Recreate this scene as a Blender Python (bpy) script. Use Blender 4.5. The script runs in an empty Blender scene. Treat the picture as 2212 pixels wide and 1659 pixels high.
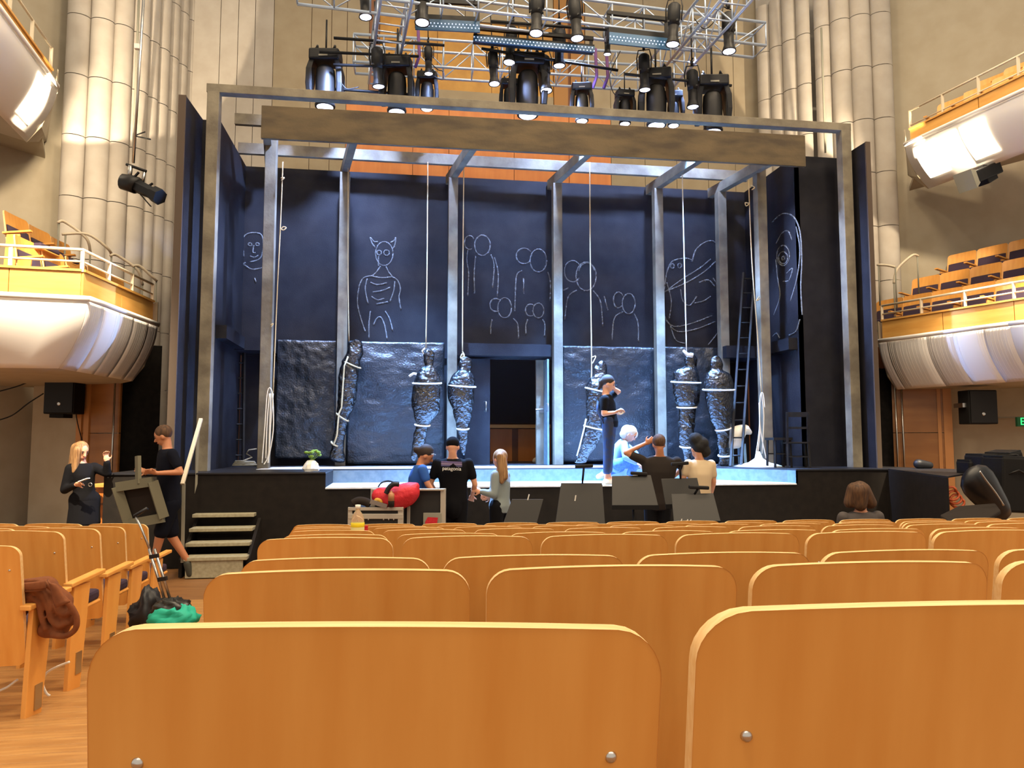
import bpy, bmesh, math, random
from mathutils import Vector, Matrix, noise

random.seed(7)
R = math.radians
scene = bpy.context.scene
col = scene.collection

# ------------------------------------------------------------------ camera
FPX, CXP, CYP = 1600.0, 1106.0, 829.5
YAW, PITCH = R(8.5), R(4.38)
EYE = Vector((0, 0, 1.68))
cam_d = bpy.data.cameras.new('camera')
cam_d.sensor_fit = 'HORIZONTAL'; cam_d.sensor_width = 36.0
cam_d.lens = FPX / 2212 * 36.0
cam_d.clip_start = 0.05; cam_d.clip_end = 200
cam = bpy.data.objects.new('camera', cam_d); col.objects.link(cam)
cam.location = EYE
cam.rotation_euler = (R(90) + PITCH, 0, -YAW)
scene.camera = cam

# ------------------------------------------------------------------ world, house lights, exposure
scene.view_settings.view_transform = 'Standard'
scene.view_settings.look = 'None'
scene.view_settings.gamma = 1.0
scene.view_settings.use_curve_mapping = False
scene.view_settings.exposure = 0.12
w = bpy.data.worlds.new('hall_ambient'); scene.world = w
w.use_nodes = True
bg = w.node_tree.nodes['Background']
bg.inputs[0].default_value = (1.0, 0.9, 0.76, 1)
bg.inputs[1].default_value = 0.74

def add_light(name, kind, loc, power, color, target=None, size=0.3, angle=60, blend=0.3):
    d = bpy.data.lights.new(name, kind)
    d.energy = power; d.color = color
    if kind == 'AREA':
        d.shape = 'DISK'; d.size = size
    elif kind == 'SPOT':
        d.spot_size = R(angle); d.spot_blend = blend; d.shadow_soft_size = size
    else:
        d.shadow_soft_size = size
    o = bpy.data.objects.new(name, d); col.objects.link(o)
    o.location = loc
    if target is not None:
        o.rotation_euler = (Vector(target) - Vector(loc)).to_track_quat('-Z', 'Y').to_euler()
    return o

WARM = (1.0, 0.79, 0.53)
# house downlights in the ceiling above the stalls
for hx, hy in ((-2.5, -2.0), (2.5, -2.0), (7.5, -2.0), (-2.5, 3.5), (2.5, 3.5), (7.5, 3.5), (-1.5, 8.0), (2.5, 8.0), (6.5, 8.0)):
    add_light('house_downlight', 'AREA', (hx, hy, 13.0), 330, WARM, (hx, hy + 0.3, 0), size=1.0)
# ------------------------------------------------------------------ helpers
fwd = Vector((math.sin(YAW) * math.cos(PITCH), math.cos(YAW) * math.cos(PITCH), math.sin(PITCH)))
rgt = Vector((math.cos(YAW), -math.sin(YAW), 0))
upv = rgt.cross(fwd)
hfw = Vector((math.sin(YAW), math.cos(YAW), 0))
ZV = Vector((0, 0, 1))

def ray(px, py):
    return fwd + rgt * ((px - CXP) / FPX) + upv * ((CYP - py) / FPX)
def PD(px, py, D):                       # point at depth D from the camera
    return EYE + ray(px, py) * D
def PY(px, py, Y):                       # point on the plane y = Y
    d = ray(px, py); return EYE + d * (Y / d.y)
def PZ(px, py, z):                       # point on the plane z
    d = ray(px, py); return EYE + d * ((z - EYE.z) / d.z)
def XatY(px, Y):
    return PY(px, 950, Y).x
def depth(p):
    return (Vector(p) - EYE).dot(fwd)

W0 = {}
def wloc(o):
    return W0.get(o.name, Vector((0, 0, 0))) if o else Vector((0, 0, 0))
def tag(o, label=None, cat=None, group=None, kind=None):
    if label: o['label'] = label
    if cat: o['category'] = cat
    if group: o['group'] = group
    if kind: o['kind'] = kind
    return o
def empty(name, loc, label=None, cat=None, group=None):
    o = bpy.data.objects.new(name, None); col.objects.link(o)
    o.empty_display_size = 0.1
    o.location = loc; W0[o.name] = Vector(loc)
    return tag(o, label, cat, group)
def copy_tree(o, parent=None):
    c = o.copy(); col.objects.link(c); c.parent = parent
    for ch in o.children:
        copy_tree(ch, c)
    return c

class MB:
    def __init__(s): s.v = []; s.f = []
    def add(s, vs, fs):
        b = len(s.v); s.v += [Vector(p) for p in vs]; s.f += [[b + i for i in f] for f in fs]; return s
    def box(s, c, size, M=None):
        c = Vector(c); h = Vector(size) * 0.5; vs = []
        for sx in (-1, 1):
            for sy in (-1, 1):
                for sz in (-1, 1):
                    p = Vector((sx * h.x, sy * h.y, sz * h.z))
                    vs.append(c + ((M @ p) if M else p))
        return s.add(vs, [(0, 1, 3, 2), (4, 6, 7, 5), (0, 4, 5, 1), (2, 3, 7, 6), (0, 2, 6, 4), (1, 5, 7, 3)])
    def span(s, a, b):
        a = Vector(a); b = Vector(b)
        return s.box((a + b) / 2, [abs(b[i] - a[i]) for i in range(3)])
    def bar(s, p, q, wd, ht, up=ZV):
        p = Vector(p); q = Vector(q); d = (q - p); L = d.length; d.normalize()
        x = d.cross(up)
        if x.length < 1e-4: x = d.cross(Vector((0, 1, 0)))
        x.normalize(); z = x.cross(d)
        M = Matrix((x, d, z)).transposed()
        return s.box((p + q) / 2, (wd, L, ht), M)
    def ring(s, c, a, b, n):
        return [Vector(c) + a * math.cos(2 * math.pi * i / n) + b * math.sin(2 * math.pi * i / n) for i in range(n)]
    def loft(s, rings, cap=True, closed=False):
        n = len(rings[0]); vs = [p for r in rings for p in r]; fs = []
        m = len(rings)
        for j in range(m if closed else m - 1):
            k = (j + 1) % m
            for i in range(n):
                fs.append((j * n + i, j * n + (i + 1) % n, k * n + (i + 1) % n, k * n + i))
        if cap and not closed:
            fs.append(tuple(reversed(range(n)))); fs.append(tuple(range((m - 1) * n, m * n)))
        return s.add(vs, fs)
    def tube(s, pts, r, n=8, closed=False, cap=True):
        pts = [Vector(p) for p in pts]; m = len(pts)
        rs = r if isinstance(r, (list, tuple)) else [r] * m
        rings = []; prev = None
        for i, p in enumerate(pts):
            if closed: d = pts[(i + 1) % m] - pts[i - 1]
            else: d = pts[min(i + 1, m - 1)] - pts[max(i - 1, 0)]
            if d.length < 1e-7: d = Vector((0, 0, 1))
            d.normalize()
            if prev is None:
                a = d.orthogonal().normalized()
            else:
                a = prev - d * prev.dot(d)
                if a.length < 1e-5: a = d.orthogonal()
                a.normalize()
            prev = a; b = d.cross(a)
            rings.append(s.ring(p, a * rs[i], b * rs[i], n))
        return s.loft(rings, cap, closed)
    def lathe(s, prof, c=(0, 0, 0), M=None, n=16):
        rings = []
        for r_, z_ in prof:
            rg = [Vector((max(r_, 1e-4) * math.cos(2 * math.pi * i / n), max(r_, 1e-4) * math.sin(2 * math.pi * i / n), z_)) for i in range(n)]
            rings.append([Vector(c) + ((M @ p) if M else p) for p in rg])
        return s.loft(rings)
    def prism(s, poly, vec):
        n = len(poly); vec = Vector(vec); poly = [Vector(p) for p in poly]
        vs = poly + [p + vec for p in poly]
        fs = [tuple(range(n))[::-1], tuple(range(n, 2 * n))] + [(i, (i + 1) % n, n + (i + 1) % n, n + i) for i in range(n)]
        return s.add(vs, fs)
    def ball(s, c, rad, M=None, n=14, m=9):
        if not isinstance(rad, (tuple, list)): rad = (rad,) * 3
        rings = []
        for j in range(m + 1):
            t = math.pi * (0.02 + 0.96 * j / m)
            rg = []
            for i in range(n):
                p = Vector((rad[0] * math.sin(t) * math.cos(2 * math.pi * i / n), rad[1] * math.sin(t) * math.sin(2 * math.pi * i / n), -rad[2] * math.cos(t)))
                rg.append(Vector(c) + ((M @ p) if M else p))
            rings.append(rg)
        return s.loft(rings)
    def capsule(s, p, q, r1, r2, n=10):
        p = Vector(p); q = Vector(q); d = q - p; L = d.length
        if L < 1e-6: return s.ball(p, r1)
        d.normalize(); a = d.orthogonal().normalized(); b = d.cross(a); rings = []
        for t in (-.98, -.75, -.4, 0):
            k = math.sqrt(max(0, 1 - t * t)); rings.append(s.ring(p + d * (t * r1), a * r1 * k, b * r1 * k, n))
        for t in (0, .4, .75, .98):
            k = math.sqrt(max(0, 1 - t * t)); rings.append(s.ring(q + d * (t * r2), a * r2 * k, b * r2 * k, n))
        return s.loft(rings)
    def sheet(s, fn, nu, nv, closed_u=False):
        vs = [fn(i / nu, j / nv) for j in range(nv + 1) for i in range(nu + 1)]
        fs = [(j * (nu + 1) + i, j * (nu + 1) + i + 1, (j + 1) * (nu + 1) + i + 1, (j + 1) * (nu + 1) + i) for j in range(nv) for i in range(nu)]
        return s.add(vs, fs)
    def build(s, name, mat, parent=None, smooth=False, local=False, solid=0, bevel=0, remesh=0, subsurf=0):
        off = Vector((0, 0, 0)) if local else wloc(parent)
        me = bpy.data.meshes.new(name)
        me.from_pydata([tuple(p - off) for p in s.v], [], s.f)
        if not solid and not remesh:
            bm = bmesh.new(); bm.from_mesh(me); bmesh.ops.recalc_face_normals(bm, faces=bm.faces); bm.to_mesh(me); bm.free()
        if smooth or remesh:
            for p in me.polygons: p.use_smooth = True
        o = bpy.data.objects.new(name, me); col.objects.link(o)
        if mat: me.materials.append(mat)
        if parent:
            o.parent = parent; W0[o.name] = Vector(off)
        if solid:
            md = o.modifiers.new('thickness', 'SOLIDIFY'); md.thickness = solid; md.offset = 0
        if remesh:
            md = o.modifiers.new('skin', 'REMESH'); md.mode = 'VOXEL'; md.voxel_size = remesh; md.use_smooth_shade = True
            md = o.modifiers.new('soft', 'SMOOTH'); md.iterations = 5; md.factor = 0.5
        if bevel:
            md = o.modifiers.new('bevel', 'BEVEL'); md.width = bevel; md.segments = 2; md.limit_method = 'ANGLE'
        if subsurf:
            md = o.modifiers.new('sub', 'SUBSURF'); md.levels = subsurf; md.render_levels = subsurf
        return o

def thing(name, mb, mat, label, cat, group=None, base=None, **kw):   # a thing that is one mesh
    lo = Vector(base) if base is not None else sum(mb.v, Vector()) / len(mb.v)
    if base is None: lo = Vector((lo.x, lo.y, min(p.z for p in mb.v)))
    mb.v = [p - lo for p in mb.v]
    o = mb.build(name, mat, None, **kw); o.location = lo; W0[o.name] = lo
    return tag(o, label, cat, group)

# ------------------------------------------------------------------ materials
def lin(h):
    if isinstance(h, str):
        h = h.lstrip('#'); c = [int(h[i:i + 2], 16) / 255 for i in (0, 2, 4)]
    else: c = h
    return tuple(((x / 12.92) if x <= 0.04045 else ((x + 0.055) / 1.055) ** 2.4) for x in c) + (1,)
MC = {}
def mat(name, c, rough=0.6, metal=0, c2=None, scale=(4, 4, 4), nscale=1.0, detail=4, lo=0.35, hi=0.65, bump=0, bscale=20, spec=0.5, emit=None, estr=0, bdist=0.01, coat=0):
    if name in MC: return MC[name]
    m = bpy.data.materials.new(name); m.use_nodes = True; MC[name] = m
    nt = m.node_tree; N = nt.nodes; L = nt.links
    p = N['Principled BSDF']
    p.inputs['Base Color'].default_value = lin(c)
    p.inputs['Roughness'].default_value = rough; p.inputs['Metallic'].default_value = metal
    p.inputs['Specular IOR Level'].default_value = spec
    if coat: p.inputs['Coat Weight'].default_value = coat; p.inputs['Coat Roughness'].default_value = 0.25
    if emit: p.inputs['Emission Color'].default_value = lin(emit); p.inputs['Emission Strength'].default_value = estr
    if c2 or bump:
        tc = N.new('ShaderNodeTexCoord')
    if c2:
        mp = N.new('ShaderNodeMapping'); mp.inputs['Scale'].default_value = scale
        L.new(tc.outputs['Object'], mp.inputs['Vector'])
        nz = N.new('ShaderNodeTexNoise'); nz.inputs['Scale'].default_value = nscale; nz.inputs['Detail'].default_value = detail
        L.new(mp.outputs[0], nz.inputs['Vector'])
        rp = N.new('ShaderNodeValToRGB')
        rp.color_ramp.elements[0].position = lo; rp.color_ramp.elements[0].color = lin(c)
        rp.color_ramp.elements[1].position = hi; rp.color_ramp.elements[1].color = lin(c2)
        L.new(nz.outputs['Fac'], rp.inputs[0]); L.new(rp.outputs[0], p.inputs['Base Color'])
    if bump:
        n2 = N.new('ShaderNodeTexNoise'); n2.inputs['Scale'].default_value = bscale; n2.inputs['Detail'].default_value = 4
        L.new(tc.outputs['Object'], n2.inputs['Vector'])
        b = N.new('ShaderNodeBump'); b.inputs['Strength'].default_value = bump; b.inputs['Distance'].default_value = bdist
        L.new(n2.outputs['Fac'], b.inputs['Height']); L.new(b.outputs[0], p.inputs['Normal'])
    return m

M_SEAT = mat('seat_plywood', '#e8a856', 0.42, c2='#da9442', scale=(14, 6, 1.6), nscale=1.2, detail=5, lo=.3, hi=.7)
M_SEATEDGE = mat('plywood_edge', '#ecc890', 0.45, c2='#e2b678', scale=(2, 60, 30), nscale=2)
M_CUSH = mat('purple_upholstery', '#3a2a3c', 0.9, bump=.3, bscale=120)
M_BOLT = mat('bolt_steel', '#c9c4be', 0.25, 1)
M_FLOOR = mat('floor_timber', '#b98a52', 0.4, c2='#a37442', scale=(1.5, 14, 14), nscale=2)
M_FLOOR2 = mat('floor_timber_dark', '#8d6238', 0.5, c2='#7a5330', scale=(1.5, 14, 14), nscale=2)
M_CREAM = mat('cream_plaster', '#ada28d', 0.85, spec=.2, c2='#a69a84', nscale=.6)
M_FLUTE = mat('grey_plaster', '#aea69b', 0.85, spec=.2, c2='#a59c90', nscale=.7)
M_BACKW = mat('beige_panel', '#9d9079', 0.85, spec=.2, c2='#968871', nscale=.8)
M_TRIM = mat('case_trim', '#b9b0a0', 0.4, .3)
M_WHITE = mat('white_fascia', '#e6e2dc', 0.6)
M_FRINGE = mat('fascia_ribbed', '#cfcac8', 0.7)
M_WOOD = mat('balcony_wood', '#d9a457', 0.45, c2='#cf9648', scale=(1, 1, 8), nscale=1.5)
M_ORANGE = mat('orange_panel', '#c97a33', 0.5, c2='#bd6c28', scale=(6, 6, 1), nscale=1)
M_STRIP = mat('brown_gold_strip', '#9a6a2e', 0.6)
M_GOLD = mat('golden_panel', '#b98a3c', 0.6, c2='#a97a30', nscale=1)
M_BROWN = mat('brown_timber', '#7a4a26', 0.55)
M_DOOR = mat('door_veneer', '#8a5a2c', 0.4, c2='#9c6a38', scale=(1, 1, 6), nscale=1)
M_JAMB = mat('door_jamb', '#b87f48', 0.5)
M_BLACK = mat('black_paint', '#191715', 0.75, spec=.15, c2='#221e1b', nscale=3)
M_STAGE = mat('stage_black', '#1a1613', 0.85, c2='#211c18', nscale=2, spec=.2)
M_DECK = mat('deck_pale', '#e2e6ea', 0.5, c2='#d6dbe0', nscale=4)
M_DECKB = mat('deck_black', '#1e1e22', 0.45)
M_RISER = mat('riser_blue_grey', '#71858f', 0.6, c2='#5e7480', nscale=3)
M_SETWALL = mat('set_wall_black', '#232226', 0.7, spec=.15, c2='#1b1a1f', nscale=.8, bump=.25, bscale=60)
M_SETEDGE = mat('set_edge', '#4a3c30', 0.8)
M_TIMBER = mat('weathered_timber', '#7b7362', 0.75, c2='#5d5548', scale=(2, 2, 2), nscale=1.6, detail=8, lo=.35, hi=.62, bump=.3, bscale=30)
M_PLANK = mat('weathered_plank', '#574931', 0.8, c2='#3d3222', scale=(1.2, 2, 4), nscale=1.4, detail=8, lo=.38, hi=.66, bump=.3, bscale=30)
M_TARP = mat('tarp_plastic', '#121a22', 0.36, bump=.45, bscale=34, bdist=.025, spec=.7)
M_WRAP = mat('wrap_plastic', '#090a0d', 0.2, bump=.8, bscale=22, bdist=.035, spec=.8)
M_ROPE = mat('hemp_rope', '#c9b48c', 0.9, c2='#a58f68', nscale=40)
M_ROPEW = mat('pale_rope', '#e6e0d2', 0.9)
M_CHALK = None
M_STEEL = mat('brushed_steel', '#b9b6b0', 0.3, 1)
M_ALU = mat('truss_aluminium_blue_lit', '#b4c2d6', 0.35, .55)  # bluish tint puts the blue spill of the lamps into the metal's colour
M_RAILW = mat('rail_cream', '#d9cbb0', 0.4)
M_LAMPB = mat('lamp_black', '#0b0a0b', 0.55, spec=.3)
M_LAMPG = mat('lamp_dark_grey', '#151312', 0.5, spec=.3)
M_LENS = mat('lit_lens', '#ffffff', 0.3, emit='#e6e2ff', estr=6)
M_LED = mat('batten_blue', '#2f5a80', 0.4)
M_LEDDOT = mat('batten_dots', '#c9dcff', 0.4, emit='#cfe0ff', estr=1.5)
M_PURPLE = mat('purple_sling', '#5a3568', 0.8)
M_SPK = mat('speaker_black', '#121110', 0.7, spec=.2, c2='#191716', nscale=30)
M_SKIN = mat('skin', '#d49a78', 0.55)
M_SKIN2 = mat('skin_tan', '#b87a55', 0.55)
M_BLK = mat('black_cloth', '#0d0c0f', 0.9, spec=.15)
M_CHAR = mat('charcoal_cloth', '#2c2622', 0.9, spec=.15)
M_NAVY = mat('navy_cloth', '#0f111c', 0.9, spec=.15)
M_BLUE = mat('blue_polo', '#1f4f94', 0.85)
M_GREY = mat('grey_knit', '#7d8583', 0.95)
M_BEIGE = mat('beige_blouse', '#cdb692', 0.9)
M_DENIM = mat('dark_denim', '#2b3a58', 0.9, spec=.15, c2='#3a3a40', nscale=4)
M_DENIMB = mat('blue_denim', '#3f66b0', 0.9, c2='#5580c8', nscale=8)
M_LTBLUE = mat('light_blue_shirt', '#7da6cc', 0.9)
M_BLOND = mat('blond_hair', '#9a7448', 0.7, c2='#6d4a28', scale=(8, 8, 1), nscale=6)
M_BRHAIR = mat('brown_hair', '#5a3c20', 0.75, c2='#3a2412', scale=(8, 8, 1), nscale=6)
M_DKHAIR = mat('dark_hair', '#2a1c14', 0.75)
M_BLKHAIR = mat('black_hair', '#0d0b0b', 0.8)
M_WHHAIR = mat('white_hair', '#d8d8d8', 0.85)
M_CREAMSHOE = mat('cream_shoe', '#d8cbb0', 0.7)
M_RED = mat('red_nylon', '#c81f2c', 0.6, bump=.4, bscale=25, bdist=.02)
M_CASE = mat('flight_case_black', '#1c1a17', 0.6)
M_GREYP = mat('grey_paint', '#8b8878', 0.7)
M_TREAD = mat('tread_cream', '#a8a084', 0.7, c2='#968e72', nscale=6)
M_JACK = mat('brown_suede', '#7c4420', 0.9, c2='#6a3818', nscale=5)
M_TEAL = mat('teal_fabric', '#15a58a', 0.7)
M_BAG = mat('black_bag', '#17171b', 0.5)
M_PET = None
M_YEL = mat('yellow_label', '#f0d820', 0.6)
M_PAPER = mat('white_paper', '#e8e4d8', 0.8)
M_GREEN = mat('exit_green', '#04381a', 0.5, emit='#04381a', estr=.4)
M_GREENL = mat('exit_letter', '#40ff90', 0.5, emit='#30f080', estr=1.2)
M_LEAF = mat('leaf_green', '#7a9a3a', 0.8)
M_LAMPBOX = mat('balcony_lamp', '#ffffff', 0.5, emit='#fff0d0', estr=5)
# ------------------------------------------------------------------ floor of the hall
def floor_z(y):
    return 0.6587 - 0.0976 * y if y < 6.75 else 0.0
mb = MB()
mb.add([(-12, -4, floor_z(-4)), (15, -4, floor_z(-4)), (15, 6.75, 0), (-12, 6.75, 0), (15, 18, 0), (-12, 18, 0)], [(0, 1, 2, 3), (3, 2, 4, 5)])
mb.v = [p + Vector((0, 0, -0.012)) for p in mb.v]
FLOOR = tag(mb.build('floor', M_FLOOR2), kind='structure')
sl = math.atan(0.0976)
pm = MB().box((0, 0, 0), (1.98, 0.118, 0.02)); plank = None
for k in range(62):
    y0 = 0.9 + k * 0.122
    for j in range(2):
        if plank is None:
            o = plank = pm.build('floor_plank', M_FLOOR, FLOOR, local=True, bevel=0.002)
        else:
            o = plank.copy(); col.objects.link(o)
        o.location = (-1.55 - 2.0 * j + (0.5 if k % 2 else 0) - 0.02 * k, y0, floor_z(y0) - 0.006)
        o.rotation_euler = (-sl if y0 < 6.75 else 0, 0, 0)

# ------------------------------------------------------------------ walls of the hall
def vwall(name, p, q, z0, z1, m, th=0.12, parent=None, local=False):
    p = Vector((p[0], p[1], 0)); q = Vector((q[0], q[1], 0)); n = (q - p).cross(ZV).normalized()
    if n.dot((EYE - p)) > 0: n = -n
    mb = MB().prism([(p.x, p.y, z0), (q.x, q.y, z0), (q.x, q.y, z1), (p.x, p.y, z1)], n * th)
    return mb.build(name, m, parent)
def xy(px, D):
    p = PD(px, 900, D); return (p.x, p.y)
WL = tag(vwall('wall_left', xy(-420, 10.4), xy(104, 13.1), 0, 12.5, M_CREAM), kind='structure')
WR = tag(vwall('wall_right', xy(1950, 14.95), xy(2620, 12.6), 0, 12.5, M_CREAM), kind='structure')
vwall('wall_return', xy(70, 12.35), xy(190, 12.0), 0, 2.75, M_CREAM, .15, WL)
vwall('dark_panel', xy(258, 12.3), xy(345, 12.6), 0, 3.3, M_BLACK, .05, WL)
vwall('wall_return', xy(2050, 13.2), xy(2330, 12.4), 0, 2.9, M_CREAM, .15, WR)
vwall('dark_panel', xy(1880, 13.6), xy(1940, 13.4), 0, 3.3, M_BLACK, .05, WR)
# dado line on the right wall
a = xy(2098, 12.95); b = xy(2205, 12.65)
MB().bar((a[0], a[1] - .03, 2.08), (b[0], b[1] - .03, 2.08), .02, .025).build('dado_strip', M_GREYP, WR)

def door(name, pxs, Ds, z1, label, leafs):
    p = Vector((*xy(pxs[0], Ds[0]), 0)); q = Vector((*xy(pxs[1], Ds[1]), 0)); d = q - p
    n = d.cross(ZV).normalized()
    if n.dot(EYE - p) < 0: n = -n
    fr = MB()
    for t in leafs['jambs']:
        a = p + d * t[0]; b = p + d * t[1]
        fr.prism([a, b, b + n * .06, a + n * .06], (0, 0, z1))
    root = fr.build(name, M_JAMB); tag(root, label, None, None, 'structure')
    for t0, t1 in leafs['leaf']:
        a = p + d * t0; b = p + d * t1
        for k in range(3):
            z0 = .02 + k * (z1 - .04) / 3; zz = (z1 - .04) / 3 - .012
            MB().prism([a + ZV * z0, b + ZV * z0, b + n * .035 + ZV * z0, a + n * .035 + ZV * z0], (0, 0, zz)).build('door_panel', M_DOOR, root)
    for t in leafs['pole']:
        a = p + d * t + n * .09
        MB().tube([a + ZV * .5, a + ZV * (z1 - .1)], .016, 8).build('pull_bar', M_STEEL, root, True)
    return root
door('door_1', (172, 262), (12.05, 11.8), 2.72, 'timber stage side door left of the set', dict(jambs=[(0, .12), (.18, .3)], leaf=[(.12, .18), (.3, 1.0)], pole=[.93]))
door('door_2', (1928, 2056), (13.3, 12.9), 2.75, 'timber stage side door right of the set', dict(jambs=[(.76, .82), (.86, 1.0)], leaf=[(.0, .76), (.82, .86)], pole=[.06, .17]))

# fluted plaster columns, one shell panel for each drum between two joints
def flutes(parent, pts, gaps=()):
    P = [Vector((*xy(px, D), 0)) for px, D in pts]
    for i in range(len(P) - 1):
        if i in gaps: continue
        a, b = P[i], P[i + 1]; d = b - a; n = d.cross(ZV).normalized()
        if n.dot(EYE - a) < 0: n = -n
        h = 1.11 - .014
        def sh(u, v):
            t = u * math.pi
            return a + d * (0.5 - 0.5 * math.cos(t)) + n * (math.sin(t) * d.length * .38) + ZV * (h * v)
        mesh0 = None
        for k in range(9):
            zz = 1.54 + 1.11 * k
            if mesh0 is None:
                m = MB().sheet(sh, 12, 1); o = m.build('column_panel', M_FLUTE, parent, smooth=True); mesh0 = o
                o.location.z = zz
            else:
                o = mesh0.copy(); col.objects.link(o); o.location.z = zz
FL = tag(vwall('wall_left_columns', xy(100, 13.3), xy(398, 15.6), 0, 12.5, M_FLUTE, .2), kind='structure')
flutes(FL, [(104, 12.75), (158, 12.9), (212, 13.05), (254, 13.3), (290, 13.6), (312, 13.85), (334, 14.15), (354, 14.45), (374, 14.75), (394, 15.1)])
FR = tag(vwall('wall_right_columns', xy(1655, 16.6), xy(1962, 15.0), 0, 12.5, M_FLUTE, .2), kind='structure')
flutes(FR, [(1958, 14.6), (1912, 14.65), (1866, 14.75), (1822, 15.0), (1786, 15.25), (1776, 15.3), (1746, 15.55), (1714, 15.8), (1686, 16.05), (1657, 16.3)], gaps=(4,))
# thin grey service pipes in the column gaps
MB().tube([PD(300, 0, 13.4), PD(287, 350, 13.4)], .022, 8).build('service_pipe', M_GREYP, FL, True)
MB().tube([PD(1774, 60, 15.1), PD(1783, 330, 15.1)], .02, 8).build('service_pipe', M_GREYP, FR, True)

# back wall with its tall panels and the timber opening
YB = 15.7
WB = MB(); WB.span((XatY(388, YB), YB, 0), (XatY(1668, YB), YB + .2, 12.5))
WB = tag(WB.build('wall_back', M_BROWN), kind='structure')
def bpanel(nm, x0, x1, z0, z1, m, y=YB, th=.06):
    MB().span((XatY(x0, y) + .006, y - th, z0), (XatY(x1, y) - .006, y, z1)).build(nm, m, WB)
for e in ([390, 450, 490, 528, 570], [570, 655, 700, 735]):
    for i in range(len(e) - 1): bpanel('wall_panel', e[i], e[i + 1], 4.5, 12.4, M_BACKW if e[0] > 400 else M_FLUTE)  # leftmost panels greyer: the change of shading along the wall is put into colour
for e in ([1325, 1400, 1470, 1540, 1600, 1660],):
    for i in range(len(e) - 1): bpanel('wall_panel', e[i], e[i + 1], 4.5, 12.4, M_BACKW)
for i, e in enumerate([735, 885, 965, 1110, 1232, 1325]):
    if i: bpanel('timber_panel', prev, e, 4.5, 8.95, M_ORANGE, YB, .05)
    prev = e
bpanel('wall_panel', 735, 785, 8.96, 12.4, M_BACKW); bpanel('timber_strip', 785, 808, 8.96, 12.4, M_BROWN, YB, .09)
for x0, x1 in ((808, 930), (930, 1090), (1090, 1198)): bpanel('wall_panel', x0, x1, 8.96, 9.3, M_BACKW)
for x0, x1 in ((808, 938), (938, 1060), (1060, 1198)): bpanel('golden_panel', x0, x1, 9.31, 10.9, M_GOLD, YB, .03)
for x0, x1 in ((808, 1000), (1000, 1198)): bpanel('wall_panel', x0, x1, 10.91, 12.4, M_BACKW)
bpanel('timber_strip', 1198, 1230, 8.96, 12.4, M_STRIP, YB, .09); bpanel('timber_strip', 1236, 1268, 8.96, 12.4, M_STRIP, YB, .07)
bpanel('wall_panel', 1269, 1325, 8.96, 12.4, M_BACKW)
# what shows through the open set door: timber wainscot, its rail and a dark grey panel
for x0, x1 in ((980, 1058), (1058, 1106), (1118, 1165), (1165, 1240)): bpanel('wainscot_panel', x0, x1, 0.9, 1.93, M_ORANGE, YB, .05)
bpanel('wainscot_rail', 980, 1240, 1.95, 2.02, M_WOOD, YB, .12)
bpanel('grey_panel', 980, 1240, 2.04, 4.3, M_CHAR, YB, .03)

# ------------------------------------------------------------------ stage platform
SZ, LZ, YF = 1.25, 1.04, 10.5
STG = empty('stage_platform', (2.4, YF, 0), 'black stage platform carrying the set, with a sunken lit front strip', 'stage')
xl, xn0, xn1, xr = XatY(228, YF), XatY(705, YF), XatY(1640, YF), XatY(1915, YF)
pr = PZ(2047, 1029, SZ); xn2 = XatY(1688, 10.9)
mb = MB()
mb.span((xl, YF, 0), (xn0, YF + .06, SZ - .02)).build('front_panel', M_STAGE, STG)
MB().span((xn0, YF, 0), (xn2, YF + .06, LZ - .02)).build('front_panel', M_STAGE, STG)
MB().span((xn2, YF, 0), (xr, YF + .06, SZ - .02)).build('front_panel', M_STAGE, STG)
MB().prism([(xr, YF, 0), (pr.x, pr.y, 0), (pr.x + .05, pr.y + .05, 0), (xr + .05, YF + .06, 0)], (0, 0, SZ - .02)).build('side_panel', M_STAGE, STG)
YN = 11.62; XR0 = 6.2; xn2 = XatY(1688, 10.9)
MB().prism([(xl, YF - .02, SZ - .02), (xn0, YF - .02, SZ - .02), (xn0, YN, SZ - .02), (xn1 - .25, YN, SZ - .02), (xn2, YF + .25, SZ - .02), (xn2, YF - .02, SZ - .02),
            (xr, YF - .02, SZ - .02), (pr.x, pr.y, SZ - .02), (pr.x + 1.9, pr.y + 1.6, SZ - .02), (xr + .2, 13.3, SZ - .02), (XR0, 15.5, SZ - .02), (xl + .6, 15.5, SZ - .02), (xl, 12.2, SZ - .02)], (0, 0, .02)).build('deck', M_DECKB, STG)
MB().prism([(xn0, YN, SZ), (xn1 - .25, YN, SZ), (xn1 + .25, YN + .95, SZ), (XatY(590, 12.6), YN + .95, SZ), (XatY(560, 11.8), YN - .02, SZ)], (0, 0, .004)).build('pale_deck_area', M_DECK, STG)  # thin pale floor area laid over the black deck
MB().prism([(xn0, YF - .02, LZ - .02), (xn2, YF - .02, LZ - .02), (xn2, YF + .25, LZ - .02), (xn1 - .25, YN, LZ - .02), (xn0, YN, LZ - .02)], (0, 0, .02)).build('lower_deck', M_DECK, STG)
MB().span((xn0, YN, LZ), (xn1 - .25, YN + .04, SZ - .02)).build('riser', M_RISER, STG)
MB().prism([(xn1 - .25, YN, LZ), (xn2, YF + .25, LZ), (xn2 + .04, YF + .27, LZ), (xn1 - .22, YN + .04, LZ)], (0, 0, SZ - LZ - .02)).build('riser', M_RISER, STG)
MB().span((xn0 - .03, YF + .06, LZ - .02), (xn0, YN, SZ - .02)).build('side_panel', M_STAGE, STG)
MB().span((xn2, YF, LZ - .02), (xn2 + .03, YF + .26, SZ - .02)).build('riser', M_RISER, STG)

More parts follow.
